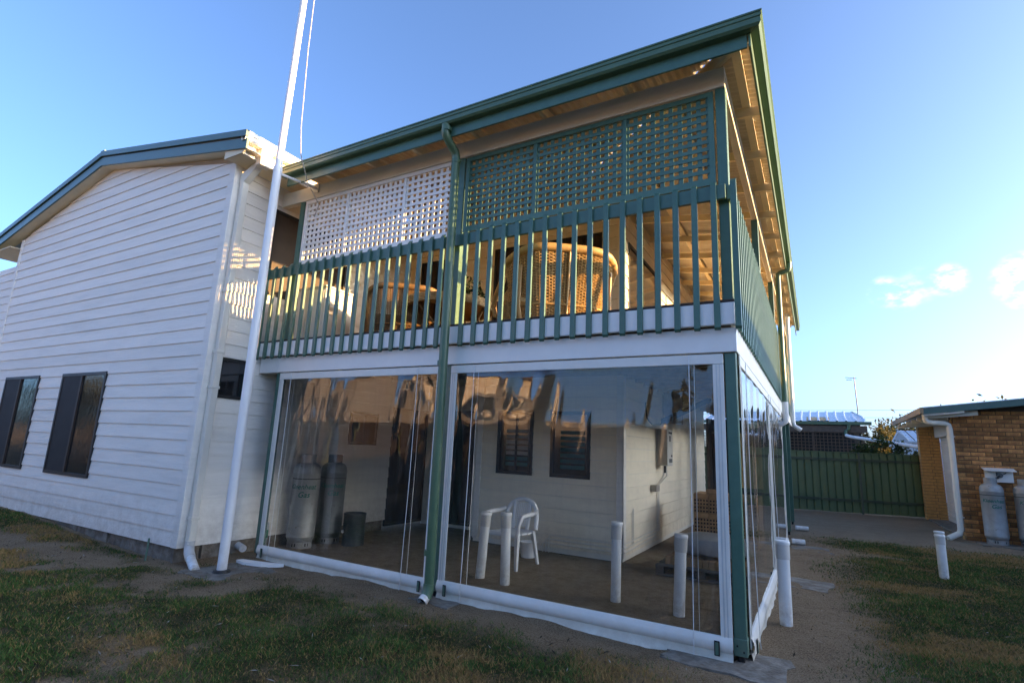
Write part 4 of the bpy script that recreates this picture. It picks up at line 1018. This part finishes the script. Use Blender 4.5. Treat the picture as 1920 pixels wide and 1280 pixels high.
MB().bbox(-.36,.36,-.24,.26,.0,.82,.008).build('carcass','cream',cb); MB().bbox(-.38,.38,-.26,.28,.821,.85,.006).build('cabinet_top','cream',cb)
MB().bbox(-.33,-.01,-.252,-.2405,.06,.78).build('door','cream',cb); MB().bbox(.01,.33,-.252,-.2405,.06,.78).build('door','cream',cb)
pl = thing('pot_plant','dark leafy pot plant behind the wicker table','plant',(-3.95,1.85,2.762))
MB().lathe([(.0,.0),(.13,.0),(.18,.3),(.19,.31),(.17,.3)],n=20).build('pot','darkbrown',pl,True)
MB().tube([(0,0,.25),(.02,0,.6),(-.02,.02,1.0)],.015,6).build('stem','bark',pl)
def leaves(cnt, cen, rad, size, c0, c1, seed, shell=.4, nclump=0):
    r_ = np.random.default_rng(seed); cen = np.asarray(cen, float); rad = np.asarray(rad, float)
    if nclump:
        d = r_.normal(size=(nclump,3)); d /= np.linalg.norm(d,axis=1)[:,None]; cc_ = cen+d*rad*(shell+(1-shell)*r_.random((nclump,1)))*.86
        k = r_.integers(0,nclump,cnt); cr = rad.mean()*r_.uniform(.16,.36,nclump)
        p = cc_[k]+r_.normal(size=(cnt,3))*cr[k][:,None]*.55; lum = r_.uniform(.65,1.35,nclump)[k]
    else:
        d = r_.normal(size=(cnt,3)); d /= np.linalg.norm(d,axis=1)[:,None]; p = cen+d*rad*r_.random((cnt,1))**.4; lum = np.ones(cnt)
    s = size*r_.uniform(.6,1.4,cnt); a = r_.normal(size=(cnt,3)); a /= np.linalg.norm(a,axis=1)[:,None]
    b = np.cross(a, r_.normal(size=(cnt,3))); b /= np.linalg.norm(b,axis=1)[:,None]
    V = np.stack([p-a*s[:,None], p+b*s[:,None]*.42, p+a*s[:,None], p-b*s[:,None]*.42],1).reshape(-1,3)
    t = r_.random((cnt,1)); c = (np.array(c0)*(1-t)+np.array(c1)*t)*lum[:,None]
    return V, np.arange(cnt*4).reshape(-1,4), np.repeat(c,4,0)
def leaf_obj(name, parent, args, kind=None):
    V, F, c = leaves(**args); me = np_mesh(name, V, F, colattr=c); me.materials.append(MATS['leaf']); o = bpy.data.objects.new(name, me); col.objects.link(o); o.parent = parent
    if kind: o['kind'] = kind
    return o
leaf_obj('foliage', pl, dict(cnt=420, cen=(0,0,.85), rad=(.38,.3,.45), size=.05, c0=(.008,.014,.006), c1=(.02,.035,.012), seed=3))

# ------------------------------------------------------------------ brick garage
ga = thing('garage','brown brick garage with white roller door and green roof trim','garage',(3.2,10.08,0))
og = (3.2,10.08,0)
def GA(mb,nm,m,par=ga,**k): return mb.build(nm,m,par,org=og,**k)
wf = GA(MB().box(3.21,9.5,10.10,10.2,-.05,2.66),'front_wall','mortar')
GA(MB().box(3.21,3.30,10.2,10.55,-.05,2.62),'corner_pier','mortar')
GA(MB().box(9.4,9.5,10.2,15.,-.05,2.9),'back_wall','mortar')
bl, bhh, jt = .230,.076,.010
bm = MB().bbox(-bl/2,bl/2,-.016,.02,-bhh/2,bhh/2,.003); bkb = None; hb = None
rows = 31; end = MB(); rest = MB()
for r_i in range(rows):
    z = .0+r_i*(bhh+jt)+bhh/2
    off = 0 if r_i % 2 == 0 else -(bl+jt)/2
    k = 0
    while True:
        x0 = 3.205+off+k*(bl+jt); x1 = x0+bl; k += 1
        if x0 > 9.4: break
        top = 2.63+.115*max(0,(x0-3.2))
        if x0 < 3.2: x0c = 3.205
        else: x0c = x0
        if x0c > 4.95:
            rest.bbox(x0c,x1,10.084,10.12,z-bhh/2,z+bhh/2,.003); continue
        if x1-x0c < bl-.01:
            GA(MB().bbox(x0c,x1,10.084+random.uniform(0,.004),10.2,z-bhh/2,z+bhh/2,.003),'brick','brick',wf); continue
        if bkb is None:
            bkb = bm.build('brick','brick',wf); bkb.location = ((x0+x1)/2-og[0],10.10-og[1],z)
        else: inst(bkb, wf, ((x0+x1)/2-og[0],10.10-og[1]+random.uniform(-.003,.003),z))
    # corner return bricks on the door side
    ye = 10.085+(.11 if r_i%2 else .23)
    end.bbox(3.203,3.32,10.206,10.206+(.10 if r_i%2 else .22),z-bhh/2,z+bhh/2,.003)
o = GA(rest,'brickwork','brick',wf); o['kind'] = 'stuff'; o = GA(end,'brickwork','brick_pier',wf); o['kind'] = 'stuff'
# brick gable above the wall plate (rows rising with the roof)
gw = GA(MB().prism([(3.21,2.66),(9.5,2.66),(9.5,3.3)],1,10.10,10.2),'gable_infill','mortar')
k = 0
for r_i in range(rows, rows+5):
    z = r_i*(bhh+jt)+bhh/2
    x0 = 3.21+(z+bhh/2-2.60)/.115+ (0 if r_i%2 else .12)
    while x0 < 4.95:
        q = inst(bkb, wf, (x0+bl/2-og[0],10.10-og[1],z)); x0 += bl+jt
# far pier and roller door
pr_ = MB(); 
for r_i in range(30):
    z = r_i*(bhh+jt)+bhh/2; o_ = .0 if r_i%2 else .06
    pr_.bbox(3.19,3.42+o_,14.55,14.9,z-bhh/2,z+bhh/2,.003); pr_.bbox(3.43+o_,3.66,14.55,14.9,z-bhh/2,z+bhh/2,.003)
o = GA(pr_,'pier_brickwork','brick_pier'); o['kind'] = 'stuff'
GA(MB().box(3.198,3.65,14.556,14.89,-.05,2.6),'pier_core','mortar')
rd = MB(); rd.box(3.70,3.74,10.5,14.6,.0,2.25); rdo = GA(rd,'roller_door','roller')
sl0 = None
for k in range(30):
    mb = MB().bbox(3.672,3.699,10.5,14.55,k*.075,k*.075+.066,.006); GA(mb,'slat','roller',rdo)
GA(MB().box(3.55,3.8,10.4,14.9,2.255,2.62),'lintel','cream')
GA(MB().box(3.22,9.4,10.2,14.9,-.04,.03),'floor_slab','concrete')
# roof
RF = lambda x: 2.69+.115*(x-2.66)
GA(MB().prism([(2.66,RF(2.66)),(9.9,RF(9.9)),(9.9,RF(9.9)-.13),(2.66,RF(2.66)-.13)],1,9.70,9.73),'barge_board','ridge_teal')
GA(MB().prism([(2.64,RF(2.64)+.0),(9.9,RF(9.9)+.0),(9.9,RF(9.9)+.02),(2.64,RF(2.64)+.02)],1,9.69,15.2),'roof_sheet','galv')
GA(MB().prism([(2.66,RF(2.66)-.131),(3.35,RF(3.35)-.131),(3.35,RF(3.35)-.17),(2.66,RF(2.66)-.17)],1,9.735,9.78),'trim_board','white')
GA(MB().box(2.60,2.66,9.68,14.6,2.57,2.70),'eave_gutter','joist')
for k in range(6):
    y = 9.9+k*.82; GA(MB().prism([(2.67,2.47),(3.6,2.56),(3.6,2.66),(2.67,2.56)],1,y,y+.05),'rafter','cream')
gdp = GA(MB().tube([(2.70,9.86,2.56),(2.70,9.86,2.46),(2.73,9.86,2.41),(2.80,9.87,2.39),(3.03,9.95,2.385),(3.10,9.97,2.35),(3.115,9.975,2.27),(3.11,9.975,.22),(3.08,9.96,.14),(2.87,9.86,.03)],.055,16),'downpipe','cream',smooth=True)
for z in (.45,2.1): GA(MB().bbox(3.05,3.2,10.0,10.02,z,z+.02),'bracket','cream',gdp)
rb = thing('regulator_box','white metal gas regulator box with sloping lid on brick wall','gas box',(3.85,10.0,1.35))
MB().bbox(-.24,.20,-.0,.07,-.14,.09).build('casing','white',rb); MB().add([(-.27,-.13,.08),(.23,-.13,.08),(.23,.07,.13),(-.27,.07,.13),(-.27,-.13,.095),(.23,-.13,.095),(.23,.07,.145),(-.27,.07,.145)],[(3,2,1,0),(4,5,6,7),(0,1,5,4),(1,2,6,5),(2,3,7,6),(3,0,4,7)]).build('lid','white',rb)
MB().tube([(-.02,-.05,.0),(-.06,-.08,-.05),(-.16,-.2,-.08),(-.2,-.22,-.1)],.018,8).build('hose','rubber',rb,True); MB().tube([(-.02,-.005,.0),(-.02,-.07,.0)],.05,14).build('regulator','cyl_dark',rb,True)
for dx in (-.08,.08): MB().tube([(.0,-.05,.0),(dx,-.06,.05)],.008,6).build('hose','rubber',rb)

# ------------------------------------------------------------------ fence, shed and background
fe = thing('steel_fence','green ribbed steel boundary fence with rails','fence',(1.6,14.3,0))
def fence_pt(t): return Vector((-3.2+t*6.55, 13.35+t*1.55, 0))
dirv = (fence_pt(1)-fence_pt(0)).normalized(); nv_ = Vector((dirv.y,-dirv.x,0)); LF = (fence_pt(1)-fence_pt(0)).length
prof = [(0,0),(.135,0),(.148,.038),(.172,.038),(.185,0),(.20,0)]
s = 0.
while s < LF-.05:
    sheet = MB(); pts = []; q = 0; e = min(s+.8, LF)
    while s+q < e-1e-6:
        for (a, d) in prof[:-1]:
            if s+q+a <= e: pts.append((s+q+a, d))
        q += .2
    pts.append((e, 0)); vs = []
    for (a, d) in pts:
        P0 = fence_pt(0)+dirv*a+nv_*(-d); 
        for z in (.03,1.74): vs.append((P0.x,P0.y,z+gzf(P0.x,P0.y)*.5))
    sheet.add(vs,[(2*i,2*i+2,2*i+3,2*i+1) for i in range(len(pts)-1)]); sheet.build('infill_sheet','fence',fe,org=(1.6,14.3,0)); s = e
for a, b in ((0.,LF*.5),(LF*.5,LF)): pass
def fbar(a, b, d0, d1, z0, z1, nm, m):
    A = fence_pt(0)+dirv*a; B_ = fence_pt(0)+dirv*b; vs = []
    for z in (z0,z1):
        for Q, d in ((A,d0),(A,d1),(B_,d1),(B_,d0)): P0 = Q+nv_*d; vs.append((P0.x,P0.y,z))
    MB().add(vs,[(3,2,1,0),(4,5,6,7),(0,1,5,4),(1,2,6,5),(2,3,7,6),(3,0,4,7)]).build(nm,m,fe,org=(1.6,14.3,0))
tp_ = (1.69-fence_pt(0).x)/dirv.x
for a, b in ((.0,tp_-2.42),(tp_-2.38,tp_-.025),(tp_+.025,LF)):
    if b <= a: continue
    fbar(a,b,.002,.04,1.50,1.575,'rail','fence_rail'); fbar(a,b,.002,.04,.34,.415,'rail','fence_rail'); fbar(a,b,-.03,.03,1.741,1.765,'top_cap','fence')
for t_ in (.03,tp_-2.4,tp_): fbar(t_-.024,t_+.024,.0,.055,-.05,1.76,'fence_post','fence_post')
# open shed behind the fence
se = thing('garden_shed','open timber shed with zinc roof and trellis behind the green fence','shed',(.5,18.9,0)); og = (.5,18.9,0)
def SE(mb,nm,m,par=se,**k): return mb.build(nm,m,par,org=og,**k)
x0, x1 = -3.5, 2.43
vs=[];fs=[];nn=0
prof2 = [(0,0),(.04,.035),(.08,.035),(.12,0),(.30,0)]
pts=[]; a = x0
while a < 2.38:
    for (p_, h_) in prof2[:-1]: pts.append((a+p_, h_))
    a += .30
for (u,h_) in pts:
    vs += [(u,19.0,2.95+h_),(u*.98-.0,19.9,3.19+h_),(min(u,1.95),21.0,3.46+h_)]
rs = MB().add(vs,[f for i in range(len(pts)-1) for f in ((3*i,3*i+3,3*i+4,3*i+1),(3*i+1,3*i+4,3*i+5,3*i+2))])
SE(rs,'roof_sheet','zinc'); 
SE(MB().add([(.35,19.06,2.985),(1.12,19.06,2.985),(1.12,19.75,3.165),(.35,19.75,3.165)],[(0,1,2,3)]),'rust_patch','rust_sheet')
SE(MB().bbox(x0,2.44,18.93,19.01,2.83,2.95),'gutter','gutter'); SE(MB().bbox(x0,2.3,19.0,19.06,2.55,2.80),'beam','timber')
for x in (-2.2,-.8,.5,1.9): SE(MB().bbox(x,x+.09,19.07,19.16,0,2.9),'post','timber')
SE(MB().box(x0,2.2,20.8,20.9,0,3.3),'back_panel','dark')
tr = MB()
for k in range(46): tr.box(x0+k*.125,x0+k*.125+.028,19.02,19.035,1.3,2.55)
for k in range(11): tr.box(x0,2.2,19.036,19.05,1.32+k*.12,1.348+k*.12)
o = SE(tr,'trellis','timber'); o['kind'] = 'stuff'
SE(MB().tube([(1.72,18.98,2.83),(1.72,18.98,2.68),(1.62,18.98,2.6),(1.60,18.9,2.45)],.06,10),'downpipe','gutter',smooth=True)
MB().tube([(1.60,18.5,2.42),(1.75,18.2,2.36),(3.3,14.85,1.98)],.055,12).build('transfer_pipe','pvc',smooth=True,org=(2.5,16.5,0),label='white rainwater pipe spanning from the shed to the brick garage',cat='pipe')
an = thing('antenna','thin television antenna mast on shed roof','antenna',(2.1,20.8,3.3))
MB().tube([(-.1,0,.0),(.03,0,.06),(.06,0,.12),(.02,0,1.55)],.018,8).build('mast','cyl_dark',an,True); MB().tube([(-.28,.0,1.55),(.12,.0,1.50)],.012,6).build('boom','galv',an)
for k in range(5): MB().tube([(-.24+k*.08,-.14,1.545-k*.01),(-.24+k*.08,.14,1.545-k*.01)],.006,5).build('element','galv',an)
MB().box(-.25,-.05,-.01,.01,1.44,1.47).build('reflector','galv',an)
# small zinc shed
ws = thing('tin_shed','small pale tin shed with white roof behind the garage','shed',(5.,24,0)); og = (5.,24,0)
def WS(mb,nm,m,**k): return mb.build(nm,m,ws,org=og,**k)
WS(MB().prism([(3.5,0),(4.1,0),(4.1,2.45),(3.8,2.82),(3.5,2.3)],1,23.98,24.0),'gable_end','shed_white')
wl = MB()
for k in range(16): wl.box(4.10+k*.16,4.10+k*.16+.14,23.97,24.02,0,2.42)
WS(wl,'ribbed_wall','shed_white')
rr_ = MB()
for k in range(9):
    rr_.add([(4.04+k*.33,23.9,2.46),(4.04+k*.33+.29,23.9,2.46),(3.80+k*.33+.29,24.9,2.95),(3.80+k*.33,24.9,2.95)],[(0,1,2,3)]); rr_.box(4.04+k*.33+.29,4.04+k*.33+.33,23.9,23.95,2.44,2.50)
WS(rr_,'roof_sheet','zinc'); WS(MB().tube([(3.42,23.93,2.2),(3.78,23.93,2.9),(4.1,23.93,2.46)],.04,6),'barge','shed_white'); WS(MB().bbox(4.04,7,23.86,23.9,2.40,2.47),'gutter','shed_white')
WS(MB().box(3.55,3.85,23.965,23.979,1.2,1.9),'louvre','white')

def tree(name, label, loc, h, rad, cnt, c0, c1, seed, size, group=None, trunk=True, low=.25):
    g = thing(name, label, 'tree' if 'tree' in name else 'bush', loc, 0, group); r_ = random.Random(seed)
    mb = MB(); tr_ = h*.02+.03
    mb.tube([(0,0,-.2),(r_.uniform(-.1,.1),r_.uniform(-.1,.1),h*.3),(r_.uniform(-.2,.2),r_.uniform(-.2,.2),h*.65)],[tr_*1.3,tr_,tr_*.5],8)
    for k in range(6):
        a = r_.uniform(0,6.28); z = h*r_.uniform(.2,.5); mb.tube([(0,0,z),(rad[0]*.35*math.cos(a),rad[1]*.35*math.sin(a),z+h*.15),(rad[0]*.7*math.cos(a),rad[1]*.7*math.sin(a),z+h*.28)],[tr_*.5,tr_*.35,tr_*.15],6)
    mb.build('trunk','bark',g,True)
    leaf_obj('crown', g, dict(cnt=cnt, cen=(0,0,h*(low+(1-low)/2)), rad=(rad[0],rad[1],h*(1-low)/2), size=size, c0=c0, c1=c1, seed=seed, nclump=max(14,cnt//130), shell=.25))
    return g
GRN0, GRN1, OLV0, OLV1 = (.025,.045,.012), (.06,.085,.022), (.06,.06,.018), (.13,.105,.03)
tree('bush','dark green bush climbing over the fence beside the shed',(2.35,15.9,0),2.35,(1.0,.6),4200,GRN0,GRN1,21,.055)
tree('bush','olive bush showing above the fence next to the white pipe',(3.2,17.2,0),2.1,(.8,.6),2400,GRN0,OLV1,22,.055)
tree('tree','sunlit olive tree behind the tin shed and garage roof',(6.0,36,0),4.4,(3.2,2.2),6000,OLV0,OLV1,23,.12)
tree('tree','sunlit olive tree between the open shed and the tin shed',(3.6,33,0),3.9,(2.1,1.6),4200,OLV0,OLV1,24,.11)
tree('tree','broad olive tree showing over the garage ridge',(9.2,38,0),5.4,(3.,2.),5000,OLV0,OLV1,25,.13)
for k, z in enumerate((4.52,5.05)):
    MB().tube([(-30,42,z+1.0),(0,42,z+.12),(20,42,z+.3),(60,42,z+2.2)],.012,5).build('power_line','wire',org=(0,42,z),label=('lower overhead power line crossing the sky behind the sheds','upper overhead power line crossing the sky behind the sheds')[k],cat='wire',group='overhead power lines')

# ------------------------------------------------------------------ surroundings outside the frame (cast the shade, fill the reflections)
nb_ = thing('neighbour_house','tan two-storey house across the yard facing the verandah','house',(-13,-17,0)); og = (-13,-17,0)
MB().box(-32,-14.5,-24,-15.5,-.1,5.6).build('wall','neighbour_wall',nb_,org=og)
MB().add([(-32.6,-24.6,5.6),(-13.9,-24.6,5.6),(-13.9,-14.9,5.6),(-32.6,-14.9,5.6),(-28,-19.7,7.2),(-18,-19.7,7.2)],[(0,1,5,4),(1,2,5),(2,3,4,5),(3,0,4),(3,2,1,0)]).build('roof','neighbour_roof',nb_,org=og)
MB().box(-14.49,-8.6,-21,-15.6,-.1,2.95).build('wall','neighbour_wall',nb_,org=og)
MB().prism([(-14.4,3.95),(-8.0,2.96),(-8.0,3.08),(-14.4,4.1)],1,-21.5,-15.1).build('roof','neighbour_wall',nb_,org=og)
MB().prism([(-14.4,3.0),(-8.6,2.96),(-14.4,3.94)],1,-15.75,-15.62).build('gable_end','neighbour_wall',nb_,org=og)
wd_ = MB().box(-21.5,-20.2,-15.5,-15.46,2.6,4.0).build('window','glass_dark',nb_,org=og); MB().box(-21.56,-20.14,-15.455,-15.42,2.5,2.56).build('sill','white',wd_,org=og)
MB().box(-17.3,-17.1,-15.5,-15.38,-.1,5.5).build('pilaster','darkbrown',nb_,org=og)
rh = thing('shade_house','added unseen flat-roofed house casting shade over the yard','house',(17,6,0)); og = (17,6,0)  # added out of view, height set to keep the lower storey shaded
MB().box(14,21,-16,30,-.1,4.3).build('wall','neighbour_wall',rh,org=og); MB().box(13.5,21.5,-16.5,30.5,4.31,4.7).build('roof','neighbour_roof',rh,org=og)
for k in range(8): MB().box(13.95,13.999,-13+k*5,-11.4+k*5,.9,2.1).build('window','glass_dark',rh,org=og)
bf = thing('reflection_fence','added unseen dark timber fence that darkens the low blind reflections','fence',(-8,-10.5,0)); og = (-8,-10.5,0)  # added behind the camera to darken the lower reflections in the blinds
for k in range(24):
    MB().box(-32+k*1.6,-32+k*1.6+1.57,-10.52,-10.48,0,2.0).build('panel','timber',bf,org=og)
for k in range(25): MB().box(-32.04+k*1.6,-31.98+k*1.6,-10.46,-10.4,0,2.02).build('fence_post','fence_post',bf,org=og)
for k,(x,y,h_) in enumerate(((-2.,-17,5.2),(1.5,-19,6.4),(5.5,-18,5.6),(9.5,-20,6.8),(-27,-7.8,4.6),(12,-14,4.6))):
    tree('tree',['bushy olive tree at the end of the tan house','tall olive tree in the gap beyond the yard','rounded tree beyond the added fence','tall spreading tree at the yard corner','sunlit olive tree reflected in the gable wall windows','small tree close to the added shade-casting house'][k],(x,y,0),h_,(2.2,1.8),2600,GRN0,OLV1,50+k,.13)
